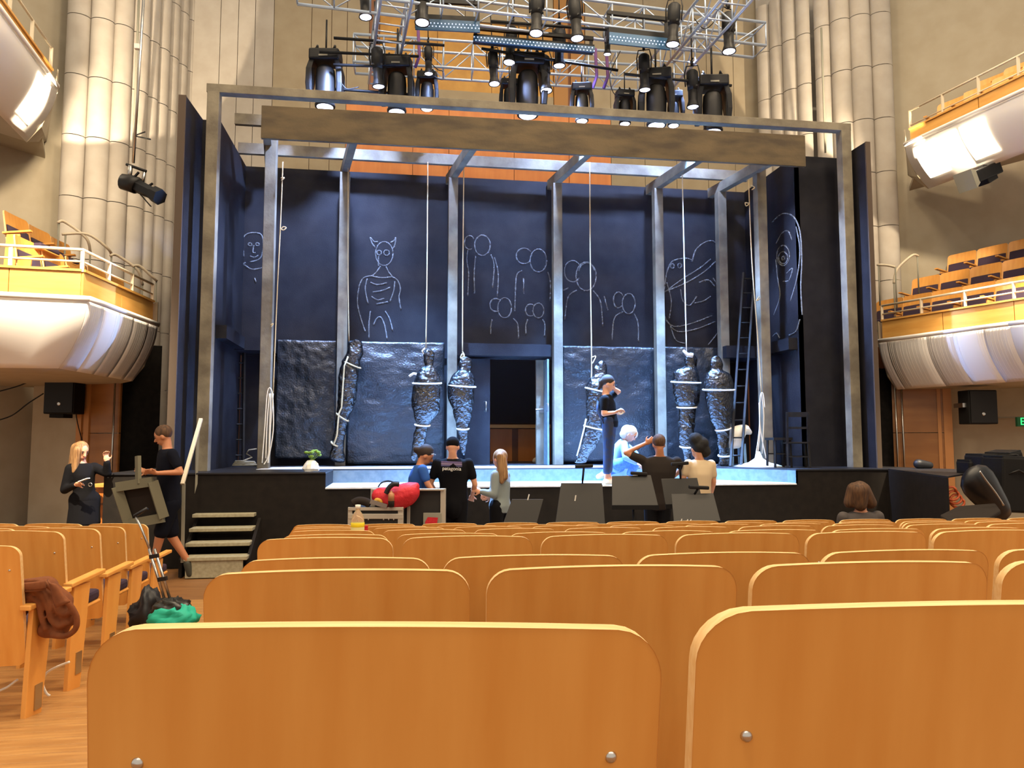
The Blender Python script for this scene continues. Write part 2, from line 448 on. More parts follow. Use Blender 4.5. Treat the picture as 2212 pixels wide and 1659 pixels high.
# ------------------------------------------------------------------ balconies
def balcony(label, T, B, zt, zb, wood_h, rails, wall_pts, side, lamps=(), ribs=True, posts=(), panelcuts=None):
    T = [Vector((p[0], p[1], 0)) for p in T]; B = [Vector((p[0], p[1], 0)) for p in B]
    root = empty('balcony', (T[-1].x, T[-1].y, zb), label, 'balcony')
    C = sum(wall_pts, Vector()) / len(wall_pts)
    for k in range(len(T) - 1):
        def sh(u, v, k=k, pr=0.0):
            t = T[k].lerp(T[k + 1], u); b = B[k].lerp(B[k + 1], u)
            o_ = (t - b); o_ = o_.normalized() * pr if o_.length else Vector()
            vv = max(0, v)
            f = 0 if v < .06 else ((v - .06) / .94) ** 1.9
            p = t.lerp(b, f) + o_ * (1 if v > .06 else 1.6)
            return p + ZV * (zt + (zb - zt) * v)
        nseg = panelcuts[k] if panelcuts else [0, 1]
        for i in range(len(nseg) - 1):
            u0, u1 = nseg[i], nseg[i + 1]
            m_ = M_WHITE if (k == 0 and len(T) > 2) or i % 2 == 1 or not ribs else M_FRINGE
            MB().sheet(lambda u, v: sh(u0 + (u1 - u0) * u, .06 + .94 * v), 4, 14).build('fascia_panel', m_, root, True, solid=.02)
        MB().sheet(lambda u, v: sh(u, .075 * v, k, .03), 6, 2).build('fascia_lip', M_WHITE, root, True, solid=.02)
        if ribs and k == len(T) - 2:
            mb = MB(); rr = random.Random(3)
            u = .03
            while u < .97:
                if not (.24 < u < .36):
                    mb.tube([sh(u, .08 + .9 * j / 10, k, .011) for j in range(11)], .0038, 4)
                u += .012 + .02 * rr.random()
            tag(mb.build('fascia_ribs', M_WHITE, root), kind='stuff')
        # timber band in panels, coping above
        a0 = T[k].lerp(B[k], .25); a1 = T[k + 1].lerp(B[k + 1], .25)
        L = (a1 - a0).length; n = max(2, int(L / .95))
        for i in range(n):
            p = a0.lerp(a1, i / n + .003); q = a0.lerp(a1, (i + 1) / n - .003)
            MB().bar(p + ZV * (zt + wood_h / 2), q + ZV * (zt + wood_h / 2), .04, wood_h - .01).build('timber_panel', M_WOOD, root)
        MB().bar(a0 + ZV * (zt + wood_h + .015), a1 + ZV * (zt + wood_h + .015), .09, .03).build('coping', M_WOOD, root)
        for rz, rad in rails:
            MB().tube([a0 + ZV * (zt + rz), a1 + ZV * (zt + rz)], rad, 8).build('rail', M_RAILW, root, True)
        if rails:
            npst = posts[k] if posts else max(2, int(L / 1.1) + 1)
            for i in range(1 if k else 0, npst):
                p = a0.lerp(a1, i / (npst - 1) if npst > 1 else 0)
                MB().bar(p + ZV * (zt + wood_h), p + ZV * (zt + rails[0][0]), .045, .02).build('rail_post', M_RAILW, root)
        for u0, u1, kk in lamps:
            if kk == k:
                lb = MB().sheet(lambda u, v: sh(u0 + (u1 - u0) * u, 0.2 + .66 * v, k, .035), 5, 8).build('lamp_panel', M_LAMPBOX, root, True, solid=.01)
                lb['label'] = 'glowing white lamp panel'
    # deck and soffit behind the fascia
    poly = [Vector((p.x, p.y, zb)) for p in B] + [Vector((p.x, p.y, zb)) for p in wall_pts]
    if zt > 5:
        k_ = len(B)
        q = [Vector((p.x, p.y, zb)) for p in B] + [Vector((p.x, p.y, zt + .05)) for p in wall_pts]
        MB().prism(q, (0, 0, .04)).build('soffit', M_CREAM, root)
    else:
        MB().prism(poly, (0, 0, .06)).build('soffit', M_CREAM, root)
    poly = [t.lerp(b, .62) for t, b in zip(T, B)] + list(wall_pts)
    MB().prism([Vector((p.x, p.y, zt - (.53 if zt < 5 else .28))) for p in poly], (0, 0, .08)).build('deck', M_BROWN if zt < 5 else M_CREAM, root)
    if side:
        p, q = T[-1], B[-1]; wv = wall_pts[0]
        MB().prism([p + ZV * (zt - .1), p + ZV * (zt + wood_h), Vector((wv.x, wv.y, zt + wood_h)), Vector((wv.x, wv.y, zb if zt < 5 else zt + .05)), q + ZV * zb, p.lerp(q, .5) + ZV * (zb + .25 * (zt - zb))], (.0, .03, 0)).build('end_panel', M_CREAM, root)
    return root
V3 = lambda t: Vector((t[0], t[1], 0))
ZT, ZBm = 3.45, 2.59
TL = [xy(-150, 8.55), xy(177, 9.0), xy(332, 11.05)]; BL = [xy(-190, 9.05), xy(122, 9.25), xy(282, 11.25)]
BAL_LL = balcony('lower left balcony with white curved fascia and brightly lit front', TL, BL, ZT, ZBm, .32, ((.60, .02), (.45, .014)), [V3(xy(225, 12.4)), V3(xy(60, 12.6)), V3(xy(-350, 10.7))], True, posts=(3, 4), panelcuts=([0, 1], [0, .2, .42, .62, .85, 1]))
TR = [xy(2420, 9.9), xy(2193, 10.94), xy(1905, 12.87)]; BR = [xy(2470, 10.2), xy(2238, 11.1), xy(1940, 13.05)]
BAL_LR = balcony('lower right balcony with ribbed white fascia and three rows of seats', TR, BR, ZT, ZBm, .32, ((.60, .02), (.45, .014)), [V3(xy(1962, 14.4)), V3(xy(2060, 14.2)), V3(xy(2560, 11.6))], True, posts=(3, 4), panelcuts=([0, 1], [0, .18, .4, .6, .93, 1]))
d_ = Vector((*xy(-70, 8.5), 0)) - Vector((*xy(88, 10.73), 0))
TUL = [V3(xy(88, 10.73)) + d_, V3(xy(88, 10.73))]; BUL = [V3(xy(25, 10.95)) + d_, V3(xy(25, 10.95))]
BAL_UL = balcony('upper left balcony with a square lamp in its curved underside', TUL, BUL, 6.99, 6.22, .26, ((.62, .018),), [V3(xy(70, 12.9)), V3(xy(-420, 10.6))], True, lamps=((.68, .88, 0),), ribs=False, posts=(4,))
d_ = Vector((*xy(2330, 10.35), 0)) - Vector((*xy(1981, 12.9), 0))
TUR = [V3(xy(1981, 12.9)) + d_, V3(xy(1981, 12.9))]; BUR = [V3(xy(2029, 13.05)) + d_, V3(xy(2029, 13.05))]
BAL_UR = balcony('upper right balcony with two square lamps in its curved underside', TUR, BUR, 6.99, 6.22, .26, ((.62, .018), (.35, .012)), [V3(xy(1985, 14.6)), V3(xy(2600, 11.2))], True, lamps=((.78, .93, 0), (.44, .6, 0)), ribs=False, posts=(5,))
# light thrown by the balcony lamps
def lamp_at(T, B, u, z, tgt, pw, ang=120, bl=.25):
    p = T[0].lerp(T[1], u); b = B[0].lerp(B[1], u); o = (p - b).normalized()
    add_light('balcony_lamp_light', 'SPOT', p + o * .12 + ZV * z, pw, (1, .82, .58), tgt, .05, ang, bl)
lamp_at(TUL, BUL, .78, 6.6, PD(165, 95, 13.2), 1100, 62, .06)
lamp_at(TUR, BUR, .84, 6.6, PD(1905, 215, 14.8), 1100, 58, .06)
lamp_at(TUR, BUR, .48, 6.6, PD(2040, 440, 14.4), 420, 95, .8)
lamp_at(TUL, BUL, .78, 6.45, PD(40, 400, 12.6), 420, 95, .8)
add_light('balcony_front_light', 'SPOT', (-2.6, 3.5, 10.5), 17000, (1, .86, .64), PD(10, 690, 8.9), .1, 24, .5)
add_light('balcony_downlight', 'SPOT', PD(2420, -100, 9.0), 5000, (1, .84, .6), PD(2260, 740, 10.7), .1, 40, .4)
# ------------------------------------------------------------------ stage lighting (lamps hang in the rig above the set)
BLUE = (0.2, 0.45, 1.0)
def stage_spot(px, py, D, tgt, pw, ang, c=BLUE, sz=.09):
    add_light('stage_spot_beam', 'SPOT', PD(px, py, D), pw * (8 if c == BLUE else 11), c, tgt, sz, ang, 1.0 if c != BLUE else .7)
stage_spot(702, 232, 12.2, (-.9, 12.0, 1.3), 1200, 50)
stage_spot(816, 232, 12.0, (.6, 12.2, 1.3), 1100, 54)
stage_spot(912, 235, 11.9, (1.2, 11.0, 1.0), 1300, 50)
stage_spot(1140, 225, 11.9, (2.4, 11.1, 1.0), 1500, 56)
stage_spot(1257, 262, 12.1, (3.2, 12.3, 1.3), 1100, 54)
stage_spot(1350, 268, 12.0, (3.9, 11.1, 1.0), 1300, 50)
stage_spot(1415, 267, 12.2, (4.6, 12.3, 1.3), 1100, 54)
stage_spot(1490, 268, 12.5, (5.4, 12.0, 1.3), 1200, 50)
# front wash of the set walls from the rig
WASH = (.37, .53, 1.0)
for px, py, D, tgt, pw, an in ((760, 60, 11.4, (-1.6, 13.4, 5.0), 300, 76), (980, 60, 11.7, (.6, 13.4, 4.9), 300, 76), (1260, 60, 12.1, (3.0, 13.4, 4.9), 300, 76), (1500, 125, 12.4, (5.2, 13.4, 5.0), 300, 76), (1180, 190, 11.9, (-3.1, 11.1, 3.4), 620, 40), (1100, 145, 11.9, (7.45, 11.2, 3.4), 620, 40)):
    stage_spot(px, py, D, tgt, pw, an, WASH, .12)

# ------------------------------------------------------------------ the set: black walls
ZS, ZTOP = SZ, 6.55
YW, YK = 11.5, 13.4
XL, XR = -2.78, 6.62
SET = empty('stage_set', (2.0, YK, SZ), 'black painted box set with chalk drawings on its upper walls', 'stage set')
def sp(nm, a, b, m=M_SETWALL): return MB().span(a, b).build(nm, m, SET)
LEDZ = 3.42
BW = sp('back_wall', (XL - .1, YK, LEDZ - .25), (XR + .1, YK + .06, ZTOP))
sp('side_wall', (XL - .06, YW, LEDZ), (XL, YK, ZTOP)); SWR = sp('side_wall', (XR, YW, LEDZ), (XR + .06, YK, ZTOP))
sp('side_wall', (XL - .06, YW, ZS), (XL, YK, LEDZ)); sp('side_wall', (XR, YW, ZS), (XR + .06, YK, LEDZ))
sp('front_flat', (XatY(408, YW), YW, ZS), (XL, YW + .05, ZTOP)); sp('front_flat', (XR, YW, ZS), (XatY(1840, YW), YW + .05, ZTOP))
xa = XatY(408, YW)
MB().prism([(xa, YW, ZS), (xa + .05, YW, ZS), (xa + .02, 10.72, ZS), (xa - .06, 10.72, ZS)], (0, 0, ZTOP - ZS)).build('wing_flat', M_SETWALL, SET)
xb = XatY(1840, YW)
MB().prism([(xb, YW, ZS), (xb - .05, YW, ZS), (xb - .04, 10.8, ZS), (xb + .03, 10.8, ZS)], (0, 0, ZTOP - ZS)).build('wing_flat', M_SETWALL, SET)
MB().span((xa - .075, 10.69, ZS), (xa + .025, 10.72, ZTOP)).build('flat_edge', M_SETEDGE, SET)
MB().span((xb - .045, 10.77, ZS), (xb + .035, 10.8, ZTOP)).build('flat_edge', M_SETEDGE, SET)
# ledge round the walls and wall parts under it
xd0, xd1 = XatY(1020, YK), XatY(1192, YK)
sp('lintel', (XatY(985, 13.2), 13.1, 3.2), (XatY(1192, 13.2), YK, LEDZ))
sp('ledge', (XL, 12.9, 3.2), (XatY(590, 13.2), YK, LEDZ)); sp('ledge', (XatY(1566, 12.9), 12.75, 3.2), (XR, YK, LEDZ))
sp('ledge', (XL, YW + .1, 3.22), (XL + .16, 12.9, LEDZ)); sp('ledge', (XR - .16, YW + .1, 3.22), (XR, 12.75, LEDZ))
sp('back_wall', (XL, YK + .05, ZS), (xd0, YK + .1, 3.2)); sp('back_wall', (xd1, YK + .05, ZS), (XR, YK + .1, 3.2))
sp('door_jamb', (XatY(1157, 13.5), YK + .02, ZS), (XatY(1179, 13.5), YK + .1, 3.2), M_TIMBER)
sp('door_edge', (XatY(1179, 13.2), 13.05, ZS), (XatY(1183, 13.2), YK, 3.15), M_RISER)
DL = sp('door_leaf', (XatY(1004, 13.3), 13.28, ZS), (XatY(1058, 13.3), 13.33, 3.16))
MB().tube([PY(1046, 868, 13.25), PY(1050, 868, 13.2), PY(1050, 889, 13.2), PY(1046, 889, 13.25)], .012, 6).build('door_handle', M_STEEL, DL, True)
MB().box(PY(1172, 884, 13.4), (.12, .04, .12)).tube([PY(1172, 884, 13.38), PY(1172, 884, 13.3), PY(1157, 885, 13.28)], .02, 6).build('lock_plate', M_STEEL, SET)
MB().tube([PY(1181, 872, 13.0), PY(1184, 872, 12.95), PY(1184, 888, 12.95), PY(1181, 888, 13.0)], .01, 6).build('door_handle', M_STEEL, SET, True)

# chalk drawings: thin ribbons of chalk lying on the wall faces
m = bpy.data.materials.new('chalk'); m.use_nodes = True; M_CHALK = m
nt = m.node_tree; p_ = nt.nodes['Principled BSDF']; p_.inputs['Base Color'].default_value = lin('#8d9298'); p_.inputs['Roughness'].default_value = 1
nz = nt.nodes.new('ShaderNodeTexNoise'); nz.inputs['Scale'].default_value = 14; nz.inputs['Detail'].default_value = 6
rp = nt.nodes.new('ShaderNodeValToRGB'); rp.color_ramp.elements[0].position = .3; rp.color_ramp.elements[0].color = (.22, .22, .22, 1); rp.color_ramp.elements[1].position = .7; rp.color_ramp.elements[1].color = (.68, .68, .68, 1)
tcn = nt.nodes.new('ShaderNodeTexCoord'); nt.links.new(tcn.outputs['Object'], nz.inputs[0])
nt.links.new(nz.outputs['Fac'], rp.inputs[0]); nt.links.new(rp.outputs[0], p_.inputs['Alpha'])
def PX(px, py, X):
    d = ray(px, py); return EYE + d * (X / d.x)
def smoothpts(pts, n=5):
    if len(pts) < 3: return pts
    out = []
    for i in range(len(pts) - 1):
        p0 = pts[max(i - 1, 0)]; p1 = pts[i]; p2 = pts[i + 1]; p3 = pts[min(i + 2, len(pts) - 1)]
        for k in range(n):
            t = k / n
            out.append(tuple(.5 * ((2 * p1[j]) + (-p0[j] + p2[j]) * t + (2 * p0[j] - 5 * p1[j] + 4 * p2[j] - p3[j]) * t * t + (-p0[j] + 3 * p1[j] - 3 * p2[j] + p3[j]) * t ** 3) for j in range(len(p1))))
    out.append(tuple(pts[-1])); return out
def ell(cx, cy, rx, ry, a0=0, a1=360, n=18):
    return [(cx + rx * math.cos(R(a0 + (a1 - a0) * i / n)), cy + ry * math.sin(R(a0 + (a1 - a0) * i / n))) for i in range(n + 1)]
def chalk(lines, label, proj, parent, r=.013):
    mb = MB()
    for ln in lines:
        pts = smoothpts(ln) if len(ln) < 12 else ln
        mb.tube([proj(x, y) for x, y in pts], r, 5)
    o = mb.build('chalk_figure', M_CHALK, parent, True); o['label'] = label
YC = YK - .004
bp = lambda x, y: PY(x, y, YC)
chalk([ell(830, 548, 19, 26), [(811, 535), (804, 526), (800, 513), (808, 522), (816, 522)], [(844, 524), (851, 520), (855, 513), (853, 530), (848, 538)],
       ell(819, 546, 5, 5), ell(835, 546, 6, 6), [(818, 553), (817, 564), (818, 575)], [(822, 575), (813, 588), (804, 596)], [(834, 576), (839, 587), (847, 597)],
       [(804, 596), (786, 600), (776, 618), (772, 650), (776, 676), (784, 702), (789, 716)], [(793, 602), (789, 625), (795, 656)], [(804, 597), (825, 600), (847, 598)],
       [(847, 598), (859, 606), (865, 624), (862, 642), (866, 668)], [(853, 608), (850, 630), (842, 652)], [(800, 610), (815, 615), (836, 611)], [(805, 631), (825, 628), (843, 621)],
       [(802, 640), (815, 648), (830, 645)], [(813, 657), (838, 652)], [(800, 672), (797, 700), (797, 732)], [(832, 672), (842, 690), (848, 714)], [(807, 702), (814, 688), (823, 686), (831, 704), (836, 733)]],
      'chalk figure with two horns', bp, BW)
chalk([ell(1014, 524, 11, 15, 60, 330), ell(1042, 530, 17, 22), [(1010, 540), (1008, 565), (1012, 590), (1010, 640)], [(1027, 552), (1024, 590), (1025, 634)], [(1060, 550), (1067, 572), (1064, 622)], [(1068, 556), (1076, 590), (1074, 640)]], 'chalk pair of outlined people', bp, BW)
chalk([ell(1132, 553, 17, 17, 40, 330), ell(1163, 563, 18, 25), [(1128, 585), (1116, 595), (1113, 640), (1112, 672)], [(1131, 600), (1131, 635)], [(1183, 588), (1189, 610), (1188, 650)]], 'chalk pair of outlined people', bp, BW)
chalk([ell(1071, 659, 13, 14, 60, 320), ell(1090, 665, 15, 22), [(1063, 690), (1060, 705), (1060, 722)], [(1108, 688), (1118, 700), (1120, 732)]], 'chalk pair of outlined children', bp, BW)
chalk([ell(1146, 670, 11, 13, 60, 320), ell(1163, 671, 12, 16), [(1140, 690), (1136, 702), (1136, 722)], [(1172, 690), (1177, 702), (1176, 726)]], 'chalk pair of outlined children', bp, BW)
chalk([ell(1237, 586, 18, 23, 40, 330), ell(1266, 597, 22, 31), ell(1267, 594, 18, 26, 200, 340), [(1246, 627), (1227, 642), (1220, 690)], [(1281, 628), (1297, 652), (1302, 705)], [(1305, 640), (1313, 670)], [(1214, 628), (1228, 622)]], 'chalk pair of large outlined people', bp, BW)
chalk([ell(1336, 648, 11, 17, 50, 330), ell(1358, 656, 14, 22), [(1345, 674), (1327, 688), (1322, 735)], [(1370, 678), (1378, 698), (1379, 738)]], 'chalk pair of outlined children', bp, BW)
chalk([[(1434, 628), (1440, 590), (1452, 565), (1480, 558), (1495, 562)], ell(1452, 575, 4, 5), ell(1468, 574, 4, 5), [(1440, 628), (1475, 602), (1510, 580), (1535, 560)], [(1436, 630), (1480, 612), (1520, 588), (1545, 565)],
       [(1495, 565), (1503, 540), (1520, 525), (1537, 520), (1545, 525)], [(1510, 610), (1530, 605), (1545, 620)], [(1470, 625), (1475, 650), (1490, 660), (1505, 640)], [(1437, 690), (1455, 705), (1490, 700), (1538, 682)], [(1436, 685), (1460, 715), (1500, 712), (1545, 695)],
       [(1448, 705), (1460, 735), (1480, 742)], [(1500, 655), (1520, 650), (1535, 640)], [(1530, 745), (1550, 720), (1572, 690)], [(1440, 610), (1450, 650), (1445, 690)], [(1540, 600), (1562, 640), (1575, 700)]], 'chalk scribble of two embracing faces', bp, BW)
chalk([[(527, 555), (524, 520), (533, 506), (552, 503), (566, 510), (568, 540), (560, 560), (540, 566)], ell(540, 528, 4, 3), ell(556, 528, 4, 3), [(548, 530), (546, 545), (552, 546)], [(540, 553), (549, 556), (558, 552)], [(530, 566), (512, 590), (505, 625)], [(528, 572), (545, 582), (570, 578)], [(550, 600), (553, 610)]], 'chalk portrait of a staring man', bp, BW)
sp_ = lambda x, y: PX(x, y, XR - .004)
chalk([ell(1692, 557, 10, 13), ell(1692, 558, 3, 4), ell(1692, 552, 14, 22), [(1677, 526), (1690, 503), (1703, 500), (1711, 518)], [(1668, 480), (1690, 462), (1714, 468), (1728, 500), (1732, 560), (1730, 620), (1733, 680)], [(1720, 490), (1728, 540), (1722, 600), (1708, 650)],
       [(1676, 560), (1680, 600), (1685, 640), (1672, 680)], [(1700, 590), (1712, 580), (1705, 605), (1692, 608)], [(1728, 690), (1720, 715), (1705, 724)], [(1670, 726), (1678, 720), (1684, 730)]], 'chalk eye inside a tall oval', sp_, SWR, .012)

# ------------------------------------------------------------------ timber frames
OF = empty('portal_frame', (2.2, 11.1, SZ), 'tall weathered timber portal frame at the front of the set', 'timber frame')
PWD = .17
def post(root, X, Y, z1, wd=PWD, z0=SZ, nm='post'): return MB().span((X - wd / 2, Y - wd / 2, z0), (X + wd / 2, Y + wd / 2, z1)).build(nm, M_TIMBER, root, bevel=.006)
x0 = XatY(440, 11.1); x1 = XatY(1845, 11.1)
zt0 = PY(460, 178, 11.0).z
post(OF, x0, 11.1, zt0 - .125); post(OF, x1, 11.1, PY(1828, 264, 11.0).z - .125)
zt1 = PY(1828, 264, 11.0).z
MB().bar((x0 - .1, 11.1, zt0 - .065), (x1 + .1, 11.1, zt1 - .065), .14, .13).build('top_beam', M_TIMBER, OF, bevel=.006)
NF = empty('gallows_frame', (2.2, 12.4, SZ), 'weathered timber gallows frame with five rear posts and a broad header plank', 'timber frame')
hx0 = PY(565, 262, 10.95).x; hx1 = PY(1738, 325, 10.95).x
hz1 = (PY(565, 228, 10.95).z + PY(1738, 294, 10.95).z) / 2; hz0 = (PY(565, 300, 10.95).z + PY(1738, 361, 10.95).z) / 2
MB().prism([(hx0, 10.92, PY(565, 300, 10.95).z), (hx1, 10.92, PY(1738, 361, 10.95).z), (hx1, 10.92, PY(1738, 294, 10.95).z), (hx0, 10.92, PY(565, 229, 10.95).z)], (0, .06, 0)).build('header_plank', M_PLANK, NF, bevel=.006)
for px in (571, 1655): post(NF, XatY(px, 12.0), 12.0, 6.55, .17)
zb_ = PY(1100, 366, 12.95).z
MB().span((XatY(498, 12.95), 12.87, zb_), (XatY(1625, 12.95), 12.95, zb_ + .19)).build('rear_beam', M_TIMBER, NF, bevel=.005)
zl_ = PY(520, 268, 11.95).z
MB().span((x0 + .1, 11.95, zl_), (hx0 + .3, 12.03, zl_ + .18)).build('side_beam', M_TIMBER, NF, bevel=.005)
jz = 6.37; tk = math.tan(R(9.5))
for px in (740, 977, 1204, 1424, 1562):
    X0 = PY(px, 700, 13.0).x
    post(NF, X0, 13.0, jz, .165, nm='rear_post')
    MB().bar((X0 + tk * 1.8, 11.2, jz + .09), (X0 - tk * .33, 13.33, jz + .09), .12, .18).build('joist', M_TIMBER, NF, bevel=.005)
X0 = XatY(571, 12.0)
MB().bar((X0 + .05, 11.25, jz + .09), (X0 - .2, 12.9, jz + .09), .12, .18).build('joist', M_TIMBER, NF, bevel=.005)

# ------------------------------------------------------------------ plastic sheets hung under the ledge
def tarp(x0, x1, y0, y1, label, sag, seed, Y=13.26):
    a = PY(x0, y0, Y); b = PY(x1, y0 + (x1 - x0) * .018, Y); zb = PY(x0, y1, Y).z; zb = max(zb, SZ + .03)
    rr = random.Random(seed); ox = rr.random() * 50
    def fn(u, v):
        p = a.lerp(b, u); z = p.z + (zb - p.z) * v
        n1 = noise.noise(Vector((u * 3 + ox, v * 7, 1.3))); n2 = noise.noise(Vector((u * 9 + ox, v * 22, 4.3))); n3 = noise.noise(Vector((u * 24, v * 50 + ox, 9)))
        fold = math.exp(-((v - sag * 4 * u * (1 - u)) * 5) ** 2) * .05
        return Vector((p.x, p.y - .03 - .034 * n1 - .018 * n2 - .007 * n3 - fold, z + .015 * n1 * (v > .97)))
    mb = MB().sheet(fn, 44, 56)
    return thing('plastic_sheet', mb, M_TARP, label, 'plastic sheet', 'black plastic sheets on the set', smooth=True, solid=.003)
tarp(600, 727, 735, 990, 'black plastic sheet hung left of the leaning wrapped figure', .12, 1)
tarp(752, 960, 738, 1004, 'wide black plastic sheet with a deep sag left of the doorway', .3, 2)
tarp(1214, 1412, 748, 996, 'black plastic sheet right of the doorway behind the standing woman', .03, 3)
tarp(1434, 1566, 750, 1000, 'narrow black plastic sheet behind the two rightmost wrapped figures', .1, 4)

# ------------------------------------------------------------------ wrapped figures
def dummy(rows, Y, label, ropes, base_floor=False, flat=.62, seed=0):
    rings = []; dat = []
    for k in range(len(rows) - 1):
        r0, r1 = rows[k], rows[k + 1]; n = max(1, int(abs(r1[0] - r0[0]) / 4))
        for i in range(n):
            t = i / n; dat.append([r0[j] + (r1[j] - r0[j]) * t for j in range(3)])
    dat.append(rows[-1])
    for yy, xl_, xr_ in dat:
        a = PY(xl_, yy, Y); b = PY(xr_, yy, Y); c = (a + b) / 2; hw = (b - a).length / 2
        dp = min(.19, max(hw * flat, .05)); rg = []
        for i in range(28):
            t = 2 * math.pi * i / 28
            p = c + Vector((hw * math.cos(t), dp * math.sin(t), 0))
            nn = noise.noise(Vector((p.x * 7 + seed, p.z * 13 + p.x * 10, p.y * 7))) * .022 + noise.noise(Vector((p.x * 20 + seed, p.z * 30 + p.x * 22, p.y * 18))) * .011
            p = p + Vector((math.cos(t), math.sin(t), .4)) * nn * min(1, hw / .1)
            rg.append(p)
        rings.append(rg)
    cc = sum(rings[-1], Vector()) / 28
    root = empty('wrapped_figure', cc, label, 'stage dummy', 'wrapped hanging dummies')
    MB().loft(rings).build('wrapped_body', M_WRAP, root, True, subsurf=1)
    for yy, xl_, xr_, tilt in ropes:
        a = PY(xl_, yy, Y); b = PY(xr_, yy + tilt, Y); c = (a + b) / 2; hv = (b - a) / 2; dp = min(.2, max(hv.length * flat + .02, .07))
        pts = [c + hv * 1.05 * math.cos(2 * math.pi * i / 24) + Vector((0, -dp * math.sin(2 * math.pi * i / 24), -.02 * math.sin(2 * math.pi * i / 24))) for i in range(24)]
        MB().tube(pts, .014, 6, closed=True).build('rope_band', M_ROPE if Y > 12.6 else M_ROPEW, root, True)
    return root
d1 = dummy([(733, 768, 772), (737, 757, 782), (748, 752, 785), (765, 748, 784), (780, 738, 778), (800, 733, 776), (830, 730, 772), (860, 729, 770), (885, 727, 762), (910, 724, 750), (940, 720, 746), (965, 716, 743), (980, 712, 742), (992, 714, 746), (1000, 726, 744)], 12.72, 'black wrapped figure tilted against the leftmost rear post', [(780, 744, 778, 15), (893, 728, 752, 16), (955, 716, 732, 8)], seed=1)
MB().tube([PY(x, y, 12.55) for x, y in ((752, 770), (744, 790), (741, 830), (738, 880), (732, 893), (728, 940), (720, 962))], .014, 6).build('rope_line', M_ROPE, d1, True)
d2 = dummy([(753, 925, 929), (757, 918, 935), (765, 914, 939), (780, 914, 938), (791, 918, 936), (797, 906, 943), (808, 898, 948), (825, 893, 952), (850, 890, 952), (875, 889, 951), (890, 892, 950), (905, 896, 938), (918, 898, 926), (935, 894, 922), (955, 892, 918), (970, 890, 912), (985, 887, 901), (996, 891, 897)], 12.3, 'hanging wrapped figure with white gleaming head left of the doorway', [(828, 893, 952, 0), (917, 897, 928, 2)], seed=2)
MB().tube([PY(x, y, 12.1) for x, y in ((915, 765), (912, 758), (918, 752))], .012, 6).tube([PY(x, y, 12.1) for x, y in ((900, 808), (893, 807), (884, 813))], .02, 6).build('loose_wrap', M_ROPEW, d2, True)
d3 = dummy([(770, 1003, 1008), (775, 995, 1018), (785, 991, 1020), (800, 990, 1016), (806, 980, 1020), (820, 972, 1026), (835, 967, 1026), (860, 968, 1024), (885, 978, 1021), (905, 982, 1017), (920, 986, 1013), (940, 990, 1011), (960, 993, 1008), (975, 996, 1006), (984, 1000, 1004)], 12.45, 'hanging wrapped figure just left of the open set door', [(832, 970, 1026, 4), (926, 988, 1012, 0)], seed=3)
d4 = dummy([(779, 1296, 1303), (783, 1288, 1309), (795, 1283, 1312), (808, 1280, 1312), (818, 1275, 1315), (835, 1265, 1318), (860, 1267, 1315), (885, 1266, 1314), (905, 1266, 1315), (925, 1262, 1310), (945, 1256, 1298), (970, 1250, 1285), (985, 1246, 1272), (1001, 1241, 1266)], 12.3, 'hanging wrapped figure half hidden behind the standing woman', [(838, 1266, 1318, 12), (920, 1263, 1312, 10)], seed=4)
MB().tube([PY(x, y, 12.12) for x, y in ((1266, 905), (1262, 925), (1252, 965), (1246, 985))], .012, 6).build('rope_line', M_ROPEW, d4, True)
d5 = dummy([(761, 1488, 1493), (765, 1480, 1501), (775, 1477, 1507), (792, 1480, 1505), (797, 1464, 1507), (805, 1455, 1509), (825, 1453, 1511), (850, 1455, 1512), (870, 1458, 1511), (880, 1465, 1503), (900, 1466, 1502), (925, 1464, 1500), (945, 1465, 1498), (965, 1470, 1494), (985, 1477, 1492), (1003, 1482, 1492)], 12.2, 'hanging wrapped figure with white hood second from the right', [(825, 1452, 1511, 2), (880, 1464, 1503, -1), (965, 1470, 1494, 0)], seed=5)
MB().tube([PY(x, y, 12.1) for x, y in ((1496, 768), (1484, 766), (1476, 757))], [.04, .035, .02], 8).build('loose_wrap', M_ROPEW, d5, True)
d6 = dummy([(768, 1544, 1550), (772, 1538, 1556), (785, 1534, 1560), (800, 1536, 1560), (806, 1525, 1575), (820, 1522, 1582), (842, 1522, 1584), (870, 1526, 1584), (890, 1530, 1582), (910, 1536, 1580), (930, 1546, 1576), (955, 1550, 1574), (975, 1552, 1576), (990, 1555, 1578), (1003, 1553, 1578), (1011, 1562, 1576)], 11.95, 'rightmost wrapped figure standing beside the ladder', [(842, 1521, 1584, 0), (930, 1547, 1577, -6), (985, 1553, 1577, -2)], seed=6)

# ------------------------------------------------------------------ ropes
def rope(pts, Y, label, r=.0095, m=None, extra=()):
    mb = MB().tube([PY(x, y, Y) for x, y in smoothpts(pts)], r, 6)
    for e in extra: mb.tube([PY(x, y, Y - .02) for x, y in smoothpts(e)], r, 6)
    return thing('rope', mb, m or M_ROPE, label, 'rope', 'ropes hanging in the set', smooth=True)
rope([(924, 350), (923, 550), (920, 752)], 12.3, 'taut rope holding the figure left of the doorway')
rope([(1002, 350), (1000, 560), (999, 770)], 12.45, 'taut rope with knot over the figure beside the open door', extra=[[(999, 760), (1003, 768), (995, 774), (999, 764), (1006, 775)]])
rope([(1274, 350), (1275, 550), (1278, 790), (1276, 820)], 12.3, 'taut rope holding the figure behind the standing woman', extra=[[(1278, 772), (1287, 770), (1280, 785)]])
rope([(1473, 350), (1478, 560), (1483, 762)], 12.2, 'pale rope holding the white hooded figure', m=M_ROPEW)
rope([(752, 330), (752, 600), (754, 738)], 12.72, 'thin rope above the tilted figure at the leftmost rear post', r=.008)
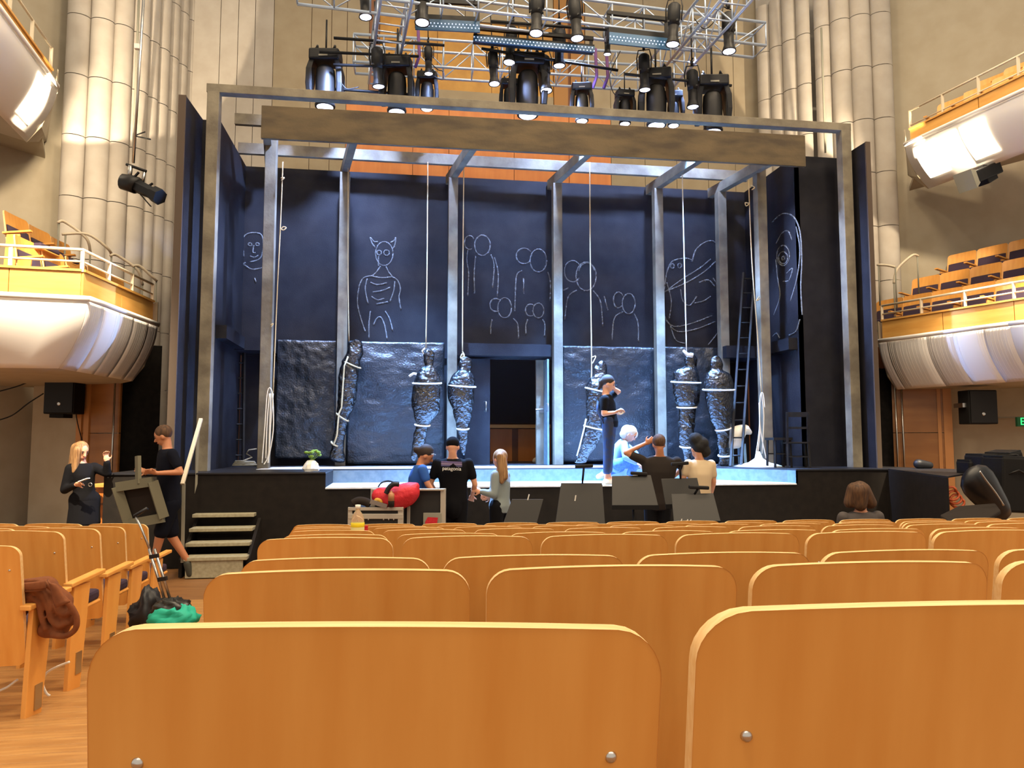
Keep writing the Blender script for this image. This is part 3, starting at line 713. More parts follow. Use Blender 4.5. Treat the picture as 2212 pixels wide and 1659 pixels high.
rope([(611, 350), (606, 480), (598, 650), (590, 850)], 11.86, 'long rope with eyelets along the left gallows post', extra=[[(607, 495), (612, 490), (618, 492), (612, 497), (607, 495)], [(585, 702), (590, 699), (586, 706)], [(607, 385), (614, 384), (608, 390)]])
rope([(590, 850), (586, 900), (580, 980), (570, 1003)], 11.84, 'looped rope coil hung on the left gallows post', m=M_ROPEW, extra=[[(578, 1000), (590, 930), (588, 850), (578, 845), (572, 920), (566, 1000)], [(582, 850), (577, 910), (574, 990)], [(585, 850), (582, 940), (580, 1000)]])
rope([(1617, 390), (1624, 560), (1636, 720), (1645, 850)], 11.86, 'long rope with eyelets along the right gallows post', extra=[[(1619, 440), (1610, 438), (1612, 445), (1619, 440)], [(1622, 400), (1630, 405), (1624, 410)], [(1640, 640), (1634, 650), (1642, 645)]])
rope([(1645, 850), (1650, 900), (1646, 980)], 11.8, 'looped rope coil hung on the right gallows post', m=M_ROPEW, extra=[[(1630, 1000), (1640, 930), (1642, 860), (1648, 850), (1652, 880)], [(1655, 990), (1643, 930), (1640, 870)], [(1635, 995), (1641, 940), (1641, 900)]])
mb = MB(); c = PY(1640, 1003, 11.7); mb.lathe([(.42, 0), (.3, .035), (.16, .07), (.07, .14), (.03, .25)], (c.x, c.y, SZ), None, 20)
mb.v = [p + Vector((noise.noise(p * 9) * .04, noise.noise(p * 7) * .03, 0)) for p in mb.v]
thing('cloth_heap', mb, M_PAPER, 'white cloth heap under the rope coil at the right gallows post', 'cloth', smooth=True)
# ------------------------------------------------------------------ stalls seats
PITCHS, SW, SH = .58, .545, .64       # seat spacing, panel width, panel height
TILT = R(9)
def seat_proto(left_arm):
    root = empty('theatre_seat', (0, 0, 0))
    ztop = .92
    def prof(x):                      # height of the panel top at x
        u = abs(2 * x / SW)
        h = -.014 * u * u
        cr = .05
        e = (u * SW / 2 - (SW / 2 - cr)) / cr
        if e > 0: h -= .05 * (1 - math.sqrt(max(0, 1 - e * e)))
        return h
    xs = [-SW / 2 * math.cos(math.pi * i / 36) for i in range(37)]
    def pt(x, v, t):
        z1 = ztop + prof(x); z0 = ztop - SH + .02 * max(0, abs(2 * x / SW) - .9) * 10
        z = z0 + (z1 - z0) * v
        y = .04 * (2 * x / SW) ** 2 - (z - (ztop - SH)) * math.tan(TILT) + t
        return Vector((x, y, z))
    b = MB(); n = 36; rows = [0, .25, .5, .75, 1]
    for t in (0, .02):
        b.sheet(lambda u, v: pt(xs[round(u * n)], v, t), n, 4)
    o = b.build('backrest', M_SEAT, root, True, True)
    # thin plywood edge following the outline
    e = MB(); out = [(x, 1.0) for x in xs] + [(SW / 2, 1 - k / 8) for k in range(1, 9)] + [(-x, 0.0) for x in xs[1:]] + [(-SW / 2, k / 8) for k in range(1, 8)]
    ring0 = [pt(x, v, -.0006) for x, v in out]; ring1 = [pt(x, v, .0206) for x, v in out]
    m_ = len(out)
    e.add(ring0 + ring1, [(i, (i + 1) % m_, m_ + (i + 1) % m_, m_ + i) for i in range(m_)])
    e.build('panel_edge', M_SEATEDGE, o, True, True)
    c = MB().sheet(lambda u, v: pt((u - .5) * SW * .9, .06 + .64 * v, .022 + .045 * math.sin(math.pi * max(.02, min(.98, u))) ** .4 * math.sin(math.pi * max(.03, min(.97, v))) ** .4), 14, 10)
    c.sheet(lambda u, v: pt((u - .5) * SW * .9, .06 + .64 * v, .021), 2, 2)
    c.build('back_cushion', M_CUSH, root, True, True)
    s = MB().box((0, .23, .39), (SW * .88, .42, .025), Matrix.Rotation(R(4), 3, 'X'))
    s.build('seat_pan', M_SEAT, root, False, True, bevel=.01)
    s = MB().box((0, .23, .435), (SW * .86, .42, .07), Matrix.Rotation(R(4), 3, 'X'))
    s.build('seat_cushion', M_CUSH, root, False, True, bevel=.02)
    for sx in ((-1, 1) if left_arm else (1,)):
        x = sx * PITCHS / 2
        a = MB().prism([(x - .014, .0, -.08), (x - .014, .13, -.08), (x - .014, .2, .57), (x - .014, .03, .57)], (.028, 0, 0))
        sd = a.build('side_panel', M_SEAT, root, False, True, bevel=.004)
        MB().box((x + .016, .1, .1), (.006, .06, .13)).build('metal_bracket', M_STEEL, sd, False, True)
        MB().prism([(x - .03, -.02, .57), (x + .03, -.02, .57), (x + .03, .34, .6), (x - .03, .34, .6)], (0, 0, .028)).build('armrest', M_SEAT, root, False, True, bevel=.006)
    for sx in (-1, 1):
        p = pt(sx * .222, 1 - .20, 0)
        MB().lathe([(.0, -.004), (.0045, -.0032), (.0062, 0), (.0062, .004)], p, Matrix.Rotation(R(-90) - TILT, 3, 'X'), 14).build('bolt', M_BOLT, root, True, True)
    return root
protoA = seat_proto(True); protoB = seat_proto(False)
used = {'A': False, 'B': False}
def put_seat(kind, loc, rz, label, group, sc=1.0):
    pr = protoA if kind == 'A' else protoB
    o = pr if not used[kind] else copy_tree(pr)
    used[kind] = True
    o.location = loc; o.rotation_euler = (0, 0, rz); o.scale = (sc, sc, sc)
    tag(o, label, 'seat', group)
    return o
ORD = ['first', 'second', 'third', 'fourth', 'fifth', 'sixth', 'seventh', 'eighth', 'ninth', 'tenth', 'eleventh', 'twelfth', 'thirteenth', 'fourteenth', 'fifteenth', 'sixteenth']
ROWS = [(.665, 1335, 180), (1.49, 1233, 436), (2.1, 1206, 516), (2.98, 1162, 555), (3.72, 1155, 604), (4.6, 1146, 620), (5.3, 1141, 625), (6.0, 1138, 628), (6.75, 1133, 632)]
for ri, (D, yt, xl0) in enumerate(ROWS):
    pl = PD(xl0, yt + 12, D); zt = PD(xl0 + 270 / D, yt, D).z
    ytop_off = -(SH) * math.tan(TILT)           # y of the panel top in the seat's own frame
    k = 0
    while True:
        ra = R(3.5); dst = SW / 2 + k * PITCHS
        X = pl.x + dst * math.cos(ra) + ((-.022, -.008)[k] if ri == 0 and k < 2 else 0)
        Yy = pl.y - ytop_off - .02 - dst * math.sin(ra)
        p = Vector((X - SW / 2, Yy, zt)); q = (p - EYE); dx = q.dot(rgt) / q.dot(fwd) * FPX + CXP
        if dx > 2240: break
        lab = f'plywood stalls seat, {ORD[k]} from the aisle, {ORD[ri]} row from the camera, centre block'
        st_ = put_seat('A' if k == 0 else 'B', (X, Yy, zt - .92 - (.008 if ri == 0 and k == 0 else 0)), -ra, lab, 'centre stalls seats')
        if ri == 0: st_.rotation_euler = (0, R(1.3) if k == 0 else R(.4), -ra)
        k += 1
LROWS = [(3.8, 1178, 37), (4.4, 1147, 133), (5.1, 1141, 212), (5.85, 1137, 267), (6.6, 1131, 317)]
LSEATS = []
for ri, (D, yt, xr0) in enumerate(LROWS):
    pr_ = PD(xr0, yt + 8, D); zt = PD(xr0 - 200 / D, yt, D).z
    th = R(-9); ca, sa = math.cos(th), math.sin(th)
    for k in range(4):
        off = -(SW / 2 + k * PITCHS)
        X = pr_.x + off * ca; Yy = pr_.y + off * sa + SH * math.tan(TILT)
        q = Vector((X + SW / 2, Yy, zt)) - EYE; dx = q.dot(rgt) / q.dot(fwd) * FPX + CXP
        if dx < -20: break
        s = put_seat('B', (X, Yy, zt - .92), th, f'plywood stalls seat, {ORD[k]} from the aisle, {ORD[ri]} row, left block', 'left stalls seats')
        LSEATS.append(s)
# ------------------------------------------------------------------ balcony seats
def bal_row(p, q, z, n, face, label, group, show=99):
    p = Vector((*p, 0)); q = Vector((*q, 0))
    for k in range(min(n, show)):
        c = p.lerp(q, (k + .5) / n)
        put_seat('B', (c.x, c.y, z - .92), face, label.format(ORD[k]), group)
bal_row(xy(262, 12.0), xy(15, 9.25), 4.32, 5, R(-95), 'balcony seat, {} from the stage, lower left balcony front row', 'lower left balcony seats')
bal_row(xy(140, 11.5), xy(-10, 9.6), 4.76, 3, R(-95), 'balcony seat, {} from the stage, lower left balcony rear row', 'lower left balcony seats')
bal_row(xy(1900, 13.75), xy(2420, 10.5), 4.3, 7, R(110), 'balcony seat, {} from the stage, lower right balcony front row', 'lower right balcony seats', 5)
bal_row(xy(1980, 14.1), xy(2430, 11.2), 4.8, 6, R(110), 'balcony seat, {} from the stage, lower right balcony middle row', 'lower right balcony seats', 4)
bal_row(xy(2060, 14.25), xy(2440, 11.75), 5.3, 5, R(110), 'balcony seat, {} from the stage, lower right balcony rear row', 'lower right balcony seats', 3)
bal_row(xy(2058, 12.9), xy(2330, 11.0), 7.72, 4, R(112), 'balcony seat, {} from the stage, upper right balcony front row', 'upper right balcony seats')
bal_row(xy(2150, 13.0), xy(2350, 11.6), 8.2, 3, R(112), 'balcony seat, {} from the stage, upper right balcony rear row', 'upper right balcony seats')
# terraces carrying the rear rows
def terrace(pts, z0, z1, root):
    MB().prism([Vector((*p, z0)) for p in pts], (0, 0, z1 - z0)).build('terrace_step', M_BROWN, root)
terrace([xy(275, 12.0), xy(30, 9.1), xy(-250, 9.6), xy(60, 12.4)], 3.0, 3.4, BAL_LL)
terrace([xy(165, 11.9), xy(15, 9.65), xy(-250, 9.7), xy(60, 12.4)], 3.4, 3.84, BAL_LL)
terrace([xy(1900, 13.4), xy(2420, 10.2), xy(2560, 11.6), xy(1950, 14.4)], 3.0, 3.38, BAL_LR)
terrace([xy(1985, 13.95), xy(2440, 11.0), xy(2560, 11.7), xy(1985, 14.4)], 3.38, 3.88, BAL_LR)
terrace([xy(2066, 14.0), xy(2440, 11.6), xy(2560, 11.7), xy(2060, 14.35)], 3.88, 4.38, BAL_LR)
terrace([xy(2165, 12.9), xy(2370, 11.45), xy(2560, 11.6), xy(2140, 13.8)], 6.8, 7.28, BAL_UR)
# ------------------------------------------------------------------ lighting rig: box trusses
def truss(label, p, q, wd, ht, n, up=ZV, skip=()):
    p = Vector(p); q = Vector(q); d = (q - p).normalized(); s = d.cross(up).normalized()
    root = empty('lighting_truss', p, label, 'truss', 'lighting trusses')
    c = {}
    for i, (a, b) in enumerate(((-1, 0), (1, 0), (1, 1), (-1, 1))):
        o = s * (a * wd / 2) + up * (b * ht); c[i] = o
        MB().tube([p + o, q + o], .024, 10).build('chord', M_ALU, root, True)
    L = (q - p).length
    for k in range(n + 1):
        a = p + d * (L * k / n)
        for i, j in ((0, 1), (3, 2), (0, 3), (1, 2)):
            MB().tube([a + c[i], a + c[j]], .013, 6).build('rung', M_ALU, root, True)
        if k < n:
            b = p + d * (L * (k + 1) / n)
            for i, j in ((0, 3), (1, 2)) if k % 2 else ((3, 0), (2, 1)):
                MB().tube([a + c[i], b + c[j]], .011, 6).build('brace', M_ALU, root, True)
    return root
zr = 8.0
def atz(px, py, z): return PZ(px, py, z)
pa = atz(852, 25, zr); pb = atz(826, 172, zr)
dirv = (pb - pa).normalized()
truss('aluminium truss running towards the stage on the left of the rig', pa - dirv * 1.6, pb + dirv * .2, .44, .44, 8)
pa = atz(1530, 70, zr); pb = atz(1452, 160, zr); dirv = (pb - pa).normalized()
truss('aluminium truss running towards the stage on the right of the rig', pa - dirv * 1.6, pb + dirv * .4, .44, .44, 8)
p = PD(765, 146, 13.1); q = PD(1385, 182, 13.75); q.z = p.z
tr3 = truss('aluminium cross truss above the set, farthest from the audience', p, q, .42, .5, 10)
p = PD(640, -8, 11.0); q = PD(1640, 62, 12.6); q.z = p.z
tr4 = truss('aluminium cross truss at the top of the picture', p, q, .40, .4, 14)
for px in (1288, 1312, 905):
    y0 = 105 if px > 1000 else 60
    MB().tube([PD(px - 2, y0, 12.9), PD(px + 1, y0 + 60, 12.9), PD(px - 8, y0 + 86, 12.9)], .028, 6).build('purple_sling', M_PURPLE, tr3, True)
def pipe(p, q, label, r=.024):
    thing('lighting_bar', MB().tube([p, q], r, 8), M_LAMPB, label, 'lighting bar', 'lighting bars', smooth=True)
pipe(PD(721, 82, 11.9), PD(945, 97, 12.1), 'black bar across the left truss')
pipe(PD(690, 112, 12.0), PD(905, 122, 12.2), 'black bar carrying the leftmost moving lamps')
pipe(PD(720, 140, 12.0), PD(890, 145, 12.2), 'short black bar between the two left moving lamps')
pipe(PD(1350, 160, 12.1), PD(1580, 185, 12.4), 'black bar carrying the right moving lamps')
pipe(PD(1040, 105, 12.0), PD(1335, 152, 12.34), 'black bar carrying the centre moving lamp')
pipe(PD(1060, 46, 11.8), PD(1330, 66, 12.1), 'black bar over the centre batten')
pipe(PD(890, 92, 12.3), PD(960, 98, 12.3), 'short black bar holding the bright-yoke lamp')
pipe(PD(1085, 175, 12.7), PD(1115, 177, 12.7), 'short black bar behind the large centre lamp')
pipe(PD(690, 190, 12.3), PD(900, 205, 12.5), 'black bar low behind the left moving lamps')

# profile spots: body, lens tube, lens, yoke, clamp
def profile_proto():
    root = empty('profile_spotlight', (0, 0, 0))                     # origin at the lens
    MB().lathe([(.0, .66), (.07, .655), (.1, .62), (.105, .42), (.09, .38), (.085, .3)], n=18).build('lamp_house', M_LAMPB, root, True, True)
    MB().lathe([(.082, .32), (.078, .12), (.084, .1), (.11, .02), (.112, 0.0), (.1, 0.0), (.098, .03), (.0, .035)], n=18).build('lens_tube', M_LAMPG, root, True, True)
    MB().lathe([(.0, .018), (.092, .012), (.092, .006), (.05, -.01), (.0, -.016)], n=18).build('lens', M_LENS, root, True, True)
    MB().tube([(-.12, 0, .38), (-.13, 0, .6), (-.1, 0, .74), (.1, 0, .74), (.13, 0, .6), (.12, 0, .38)], .012, 6).build('yoke', M_LAMPG, root, True, True)
    MB().box((0, 0, .78), (.05, .05, .08)).tube([(-.02, 0, .82), (0, .04, .86), (.02, 0, .88)], .015, 6).build('clamp', M_LAMPB, root, True, True)
    MB().tube([(0, 0, .84), (0, 0, 1.45)], .012, 6).build('hanging_rod', M_LAMPB, root, True, True)
    for k in range(4):
        MB().box((.085 * math.cos(k * 1.57 + .8), .085 * math.sin(k * 1.57 + .8), .36), (.05, .02, .03)).build('shutter_blade', M_LAMPG, root, False, True)
    return root
def head_proto():
    root = empty('moving_lamp', (0, 0, 0))                          # origin at the lens, head hanging down
    MB().prism([(-.2, -.16, .62), (.2, -.16, .62), (.22, .0, .62), (.2, .16, .62), (-.2, .16, .62), (-.22, 0, .62)], (0, 0, .15)).build('base_box', M_LAMPB, root, False, True, bevel=.02)
    for s in (-1, 1):
        MB().prism([(s * .2, -.12, .64), (s * .2, .12, .64), (s * .245, .13, .5), (s * .25, .12, .3), (s * .235, .09, .12), (s * .235, -.09, .12), (s * .25, -.12, .3), (s * .245, -.13, .5)], (-s * .07, 0, 0)).build('yoke_arm', M_LAMPB, root, False, True, bevel=.012)
    MB().lathe([(.0, .58), (.09, .57), (.125, .52), (.135, .4), (.135, .2), (.125, .06), (.14, .03), (.135, 0), (.0, .012)], n=20).build('lamp_head', M_LAMPG, root, True, True)
    MB().lathe([(.0, .01), (.115, .006), (.095, -.012), (.0, -.026)], n=18).build('lens', M_LENS, root, True, True)
    MB().tube([(0, 0, .76), (0, 0, 1.25)], .014, 6).build('hanging_rod', M_LAMPB, root, True, True)
    MB().box((0, -.168, .66), (.12, .004, .022)).build('maker_plate', M_GREYP, root, False, True)
    for s in (-1, 1):
        MB().box((s * .12, 0, .8), (.05, .06, .08)).tube([(s * .12, -.03, .84), (s * .12, 0, .88), (s * .12, .03, .84)], .016, 6).build('clamp', M_LAMPB, root, True, True)
    return root
prof = profile_proto(); mhead = head_proto(); uF = [False, False]
def fixture(kind, px, py, D, label, sc=1.0, rx=0, ry=0, rz=0):
    o = (prof, mhead)[kind]
    if uF[kind]: o = copy_tree(o)
    uF[kind] = True
    o.location = PD(px, py, D); o.scale = (sc,) * 3; o.rotation_euler = (R(rx), R(ry), R(rz) - YAW)
    tag(o, label, 'stage lamp', 'profile spotlights' if kind == 0 else 'moving lamps')
# (pixel of the lens, depth) and what is next to it
for px, py, D, sc, nb in ((790, 38, 11.6, .95, 'left of the left truss at the top'), (912, 50, 11.2, 1.05, 'right of the left truss at the top'), (1158, 73, 11.3, 1.0, 'third from the left along the top'), (1247, 84, 11.6, 1.0, 'just right of the centre along the top'),
                          (1453, 97, 11.6, 1.0, 'left of the right truss, over the batten end'), (1575, 112, 11.8, 1.0, 'outermost on the right, clear of the truss'), (1208, 143, 12.2, .95, 'below the centre batten, right'), (1100, 136, 12.1, .95, 'below the centre batten, left'),
                          (1068, 182, 12.03, .85, 'left of the centre moving lamp'), (818, 188, 11.9, .95, 'between the two left moving lamps'), (926, 160, 12.3, .7, 'short one hanging in a bright yoke at the left'), (1180, 197, 12.2, .95, 'touching the centre moving lamp on the right'),
                          (1393, 195, 12.1, .9, 'beside the right moving lamps, left'), (1497, 232, 12.29, .95, 'beside the right moving lamps, right'), (1312, 118, 12.32, .6, 'small dark one under the right batten')):
    fixture(0, px, py, D, 'black profile spotlight ' + nb, sc, rx=random.uniform(-4, 6), ry=random.uniform(-5, 5), rz=random.uniform(-30, 30))
for px, py, D, sc, nb in ((702, 232, 12.2, 1.2, 'outermost on the left'), (857, 243, 12.2, 1.15, 'second from the left'), (1140, 250, 12.25, 1.3, 'large one at the centre'), (922, 236, 12.5, .8, 'small one right of the second left lamp'), (1257, 262, 12.25, .8, 'small one right of the centre'),
                          (1350, 268, 12.4, .72, 'small one left of the right cluster'), (1418, 272, 12.3, 1.2, 'tall one in the right cluster'), (1540, 286, 12.4, 1.2, 'outermost on the right'), (1100, 240, 12.7, .7, 'half hidden left of the large centre lamp'), (1455, 272, 12.6, .75, 'low one between the right lamps')):
    fixture(1, px, py, D, 'black moving lamp, ' + nb, sc, rz=random.uniform(-8, 8))
# LED battens
def batten(x0, y0, x1, y1, D, label, h=.2):
    p = PD(x0, y0, D); q = PD(x1, y1, D + .15); root = empty('led_batten', p, label, 'led batten', 'led battens')
    d = (q - p); L = d.length; d.normalize(); n = d.cross(ZV).normalized()
    if n.dot(EYE - p) < 0: n = -n
    MB().bar(p, q, .16, h * .55).build('housing', M_LAMPB, root)
    f0 = n * .1 - ZV * h * .3
    MB().bar(p + f0, q + f0, .03, h * .55).build('lens_strip', M_LED, root)
    mb = MB(); k = int(L / .055)
    for i in range(k):
        for r_ in (0, 1):
            c = p + f0 + n * .017 + d * (L * (i + .5 * r_ + .25) / k) + ZV * (.02 - .05 * r_)
            mb.box(c, (.014, .014, .014))
    tag(mb.build('led_dots', M_LEDDOT, root), kind='stuff')
    MB().bar(p + ZV * (h * 1.1), q + ZV * (h * 1.1), .05, .06).build('hanging_bar', M_LAMPB, root)
    for t in (.02, .98):
        a = p.lerp(q, t); MB().bar(a + ZV * (h * 1.15), a - ZV * (h * .3), .05, .03).build('end_bracket', M_LAMPB, root)
batten(897, 47, 1035, 54, 11.6, 'long led batten with blue front right of the left truss', .32)
batten(1022, 84, 1282, 108, 11.9, 'longest led batten, low at the centre of the rig', .17)
batten(1312, 76, 1442, 90, 11.8, 'led batten with blue front left of the right truss', .34)
# loose cable loops
def cable(pts, D, label, r=.008, m=None):
    thing('cable', MB().tube([PD(x, y, D) for x, y in smoothpts(pts)], r, 5), m or M_LAMPB, label, 'cable', 'loose cables', smooth=True)
cable([(672, 165), (662, 175), (666, 188), (672, 190)], 12.2, 'black cable loop beside the leftmost moving lamp')
cable([(738, 180), (750, 192), (775, 188)], 12.2, 'black cable drooping right of the leftmost moving lamp')
cable([(1340, 110), (1318, 160), (1325, 200), (1345, 210)], 12.3, 'black cable hanging left of the right cluster')
cable([(1575, 70), (1590, 45), (1612, 10)], 11.7, 'black cable rising at the right end of the rig')
cable([(1500, 40), (1520, 62), (1540, 50), (1548, 30)], 11.8, 'black cable loop inside the right truss')
cable([(930, 135), (945, 150), (958, 155), (956, 172), (932, 162)], 12.3, 'black cable loop right of the short bright-yoke lamp')
# ------------------------------------------------------------------ steps up to the stage
ST = empty('stage_steps', PZ(470, 1232, 0), 'cream wooden steps with white handrail at the left of the stage', 'steps')
stp = [(1083, 425, 549, 9.95), (1111, 415, 545, 9.72), (1142, 408, 541, 9.5), (1174, 400, 535, 9.28), (1205, 396, 529, 9.06)]
zlist = []
for y, x0, x1, D in stp:
    a = PD(x0, y, D); b = PD(x1, y, D); z = (a.z + b.z) / 2; zlist.append((z, a, b))
    MB().prism([(a.x, a.y, z - .045), (b.x, a.y, z - .045), (b.x, a.y + .27, z - .045), (a.x, a.y + .27, z - .045)], (0, 0, .045)).build('tread', M_TREAD, ST, bevel=.006)
z, a, b = zlist[-1]
MB().span((a.x + .02, a.y + .02, 0), (b.x - .05, a.y + .05, z - .045)).build('kick_board', M_TREAD, ST)
for xx in (zlist[2][1].x - .02, zlist[2][2].x + .0):
    MB().prism([(xx, zlist[-1][1].y + .1, 0), (xx, zlist[0][1].y + .25, 0), (xx, zlist[0][1].y + .25, zlist[0][0] - .04), (xx, zlist[-1][1].y + .1, zlist[-1][0] - .04)], (.04, 0, 0)).build('stringer', M_STAGE, ST)
MB().bar(PD(434, 905, 9.95), PD(394, 1046, 9.1), .045, .03).build('handrail', M_RAILW, ST)
MB().bar(PD(429, 925, 9.92), PD(422, 1085, 9.92), .03, .03).build('rail_post', M_GREYP, ST)
MB().bar(PD(397, 1045, 9.12), PD(394, 1215, 9.12), .035, .035).build('rail_post', M_GREYP, ST)

# ------------------------------------------------------------------ loudspeakers, cables, exit sign
def speaker(x0, y0, x1, y1, D, label, brk):
    a = PD(x0, y0, D); b = PD(x1, y1, D); c = (a + b) / 2; wd = (Vector((b.x, b.y, 0)) - Vector((a.x, a.y, 0))).length; ht = a.z - b.z
    root = empty('loudspeaker', (c.x, c.y, b.z), label, 'loudspeaker')
    M = Matrix.Rotation(-YAW, 3, 'Z')
    MB().box(c + hfw * .16, (wd, .3, ht), M).build('cabinet', M_SPK, root, bevel=.015)
    MB().box(c, (wd * .92, .02, ht * .93), M).build('grille', M_LAMPG, root)
    MB().lathe([(.02, 0), (.028, .004), (.02, .008)], PD((x0 + x1) / 2, y1 - 22, D - .02), Matrix.Rotation(-YAW, 3, 'Z') @ Matrix.Rotation(R(90), 3, 'X'), 14).build('badge', M_STEEL, root)
    MB().box(PD(brk[0], brk[1], D + .2), (.22, .25, .07), M).build('wall_bracket', M_STEEL if brk[2] else M_SPK, root)
speaker(94, 806, 160, 894, 11.6, 'black loudspeaker on the cream wall under the left balcony', (132, 898, 0))
speaker(2094, 842, 2156, 916, 12.1, 'black loudspeaker on the wall under the right balcony', (2084, 876, 1))
thing('cable', MB().tube([PD(x, y, 11.8) for x, y in smoothpts([(-20, 850), (45, 832), (96, 808)])], .01, 5), M_LAMPB, 'upper cable running to the left loudspeaker', 'cable', smooth=True)
thing('cable', MB().tube([PD(x, y, 11.8) for x, y in smoothpts([(-20, 912), (25, 898), (60, 872), (94, 850)])], .01, 5), M_LAMPB, 'lower cable running to the left loudspeaker', 'cable', smooth=True)
thing('cable', MB().tube([PD(x, y, 11.75) for x, y in smoothpts([(163, 840), (165, 900), (178, 955), (186, 990)])], .008, 5), M_LAMPB, 'thin cable hanging below the left loudspeaker', 'cable', smooth=True)
EX = empty('exit_sign', PD(2235, 922, 12.2), 'green illuminated exit sign at the right edge', 'exit sign')
Mx = Matrix.Rotation(-YAW - R(8), 3, 'Z')
MB().box(PD(2238, 911, 12.25), (.6, .06, .155), Mx).build('sign_box', M_GREEN, EX)
def text_mesh(txt, size, m, parent, loc, rot, nm, ext=.002, align='CENTER'):
    cu = bpy.data.curves.new(nm, 'FONT'); cu.body = txt; cu.size = size; cu.extrude = ext; cu.align_x = align; cu.align_y = 'CENTER'
    t = bpy.data.objects.new('tmp', cu); col.objects.link(t)
    dg = bpy.context.evaluated_depsgraph_get(); me = bpy.data.meshes.new_from_object(t.evaluated_get(dg))
    bpy.data.objects.remove(t); me.materials.clear(); me.materials.append(m)
    o = bpy.data.objects.new(nm, me); col.objects.link(o); o.parent = parent
    o.location = Vector(loc) - wloc(parent); o.rotation_euler = rot
    return o
text_mesh('EXIT', .17, M_GREENL, EX, PD(2203, 911, 12.14), (R(90), 0, -YAW - R(8)), 'sign_lettering', align='LEFT')

# lamp on a drop pole, left
root = empty('wall_spotlight', PD(300, 440, 10.4), 'black theatre spotlight on a long drop pole beside the left columns', 'stage lamp')
DQ = 10.4
MB().tube([PD(312, -30, DQ), PD(288, 352, DQ)], .02, 8).build('drop_pole', M_STEEL, root, True)
MB().box(PD(297, 101, DQ), (.07, .06, .07)).build('junction_box', M_WHITE, root)
MB().tube([PD(293, 292, DQ), PD(313, 285, DQ - .2)], .01, 6).tube([PD(293, 294, DQ), PD(325, 301, DQ - .2)], .01, 6).build('cross_arm', M_LAMPB, root)
MB().tube([PD(273, 355, DQ), PD(316, 370, DQ)], .02, 8).build('cross_bar', M_LAMPB, root, True)
MB().tube([PD(282, 358, DQ), PD(280, 385, DQ)], .03, 8).tube([PD(312, 372, DQ), PD(308, 395, DQ)], .022, 8).build('yoke', M_STEEL, root, True)
MB().tube([PD(262, 391, DQ), PD(264, 392, DQ), PD(285, 397, DQ), PD(296, 401, DQ), PD(297, 402, DQ)], [.07, .11, .12, .12, .08], 14).build('lamp_house', M_LAMPG, root, True)
MB().tube([PD(296, 401, DQ), PD(297, 402, DQ), PD(330, 418, DQ - .1), PD(331, 418, DQ - .1), PD(346, 426, DQ - .14)], [.09, .095, .085, .11, .115], 6).build('lens_tube', M_LAMPB, root)
for q_ in ((286, 387, 300, 372), (318, 404, 330, 396)): MB().bar(PD(q_[0], q_[1], DQ - .05), PD(q_[2], q_[3], DQ - .05), .03, .02).build('side_knob', M_LAMPG, root)
MB().bar(PD(300, 416, DQ), PD(326, 446, DQ - .1), .02, .01).build('shutter_blade', M_LAMPG, root)
# lamp under the upper right balcony
root = empty('wall_spotlight', PD(2115, 400, 12.2), 'black spotlight with pale open end under the upper right balcony', 'stage lamp')
pa_, pb_ = PD(2150, 364, 12.3), PD(2098, 386, 12.1)
MB().bar(pa_, pb_, .24, .2).build('lamp_body', M_LAMPB, root, bevel=.02)
MB().bar(PD(2142, 380, 12.28), PD(2122, 392, 12.2), .2, .14).build('ballast_box', M_LAMPB, root, bevel=.015)
ax_ = (PD(2078, 395, 12.02) - pb_).normalized(); sx_ = ax_.cross(ZV).normalized(); uz_ = sx_.cross(ax_)
MB().loft([[pb_ + ax_ * t + (sx_ * a_ + uz_ * b_) * r_ for a_, b_ in ((-1, -1), (1, -1), (1, 1), (-1, 1))] for t, r_ in ((-.02, .11), (.16, .16))]).build('lamp_hood', M_GREYP, root)
MB().box(PD(2125, 372, 12.3), (.1, .1, .22)).tube([PD(2125, 362, 12.3), PD(2128, 330, 12.4)], .02, 6).build('hanging_arm', M_LAMPB, root)

# curved stair handrails on the balconies
def handrail(pts, D0, D1, label):
    sp2 = smoothpts(pts); n = len(sp2)
    a = pts[0]
    mb = MB().tube([PD(x, y, D0 + (D1 - D0) * i / (n - 1)) for i, (x, y) in enumerate(sp2)], .022, 8)
    root = empty('stair_handrail', PD(pts[0][0], pts[0][1] + 90, D0), label, 'handrail', 'balcony stair handrails')
    mb.build('rail', M_RAILW, root, True)
    for i, t in enumerate((0.12, 1.0)):
        k = min(n - 1, int(t * (n - 1))); x, y = sp2[k]; D = D0 + (D1 - D0) * k / (n - 1)
        p = PD(x, y, D); MB().tube([p, Vector((p.x, p.y, max(ZT - .05, p.z - .75)))], .014, 6).build('rail_post', M_GREYP, root, True)
handrail([(126, 480), (141, 480), (186, 514), (195, 545)], 11.2, 11.6, 'curved white stair handrail, highest on the left balcony')
handrail([(134, 506), (189, 506), (231, 535), (241, 550)], 11.3, 11.8, 'curved white stair handrail, second down on the left balcony')
handrail([(239, 552), (254, 552), (297, 583), (308, 615)], 11.5, 11.9, 'curved white stair handrail, third down on the left balcony')
handrail([(287, 575), (302, 575), (328, 597), (338, 606)], 11.7, 12.0, 'curved white stair handrail, lowest on the left balcony beside the set')
handrail([(1983, 553), (1970, 552), (1938, 582), (1931, 612)], 13.6, 13.4, 'curved white stair handrail on the right balcony')
handrail([(1895, 572), (1915, 573), (1934, 577)], 13.5, 13.3, 'short straight handrail on the right balcony beside the set')

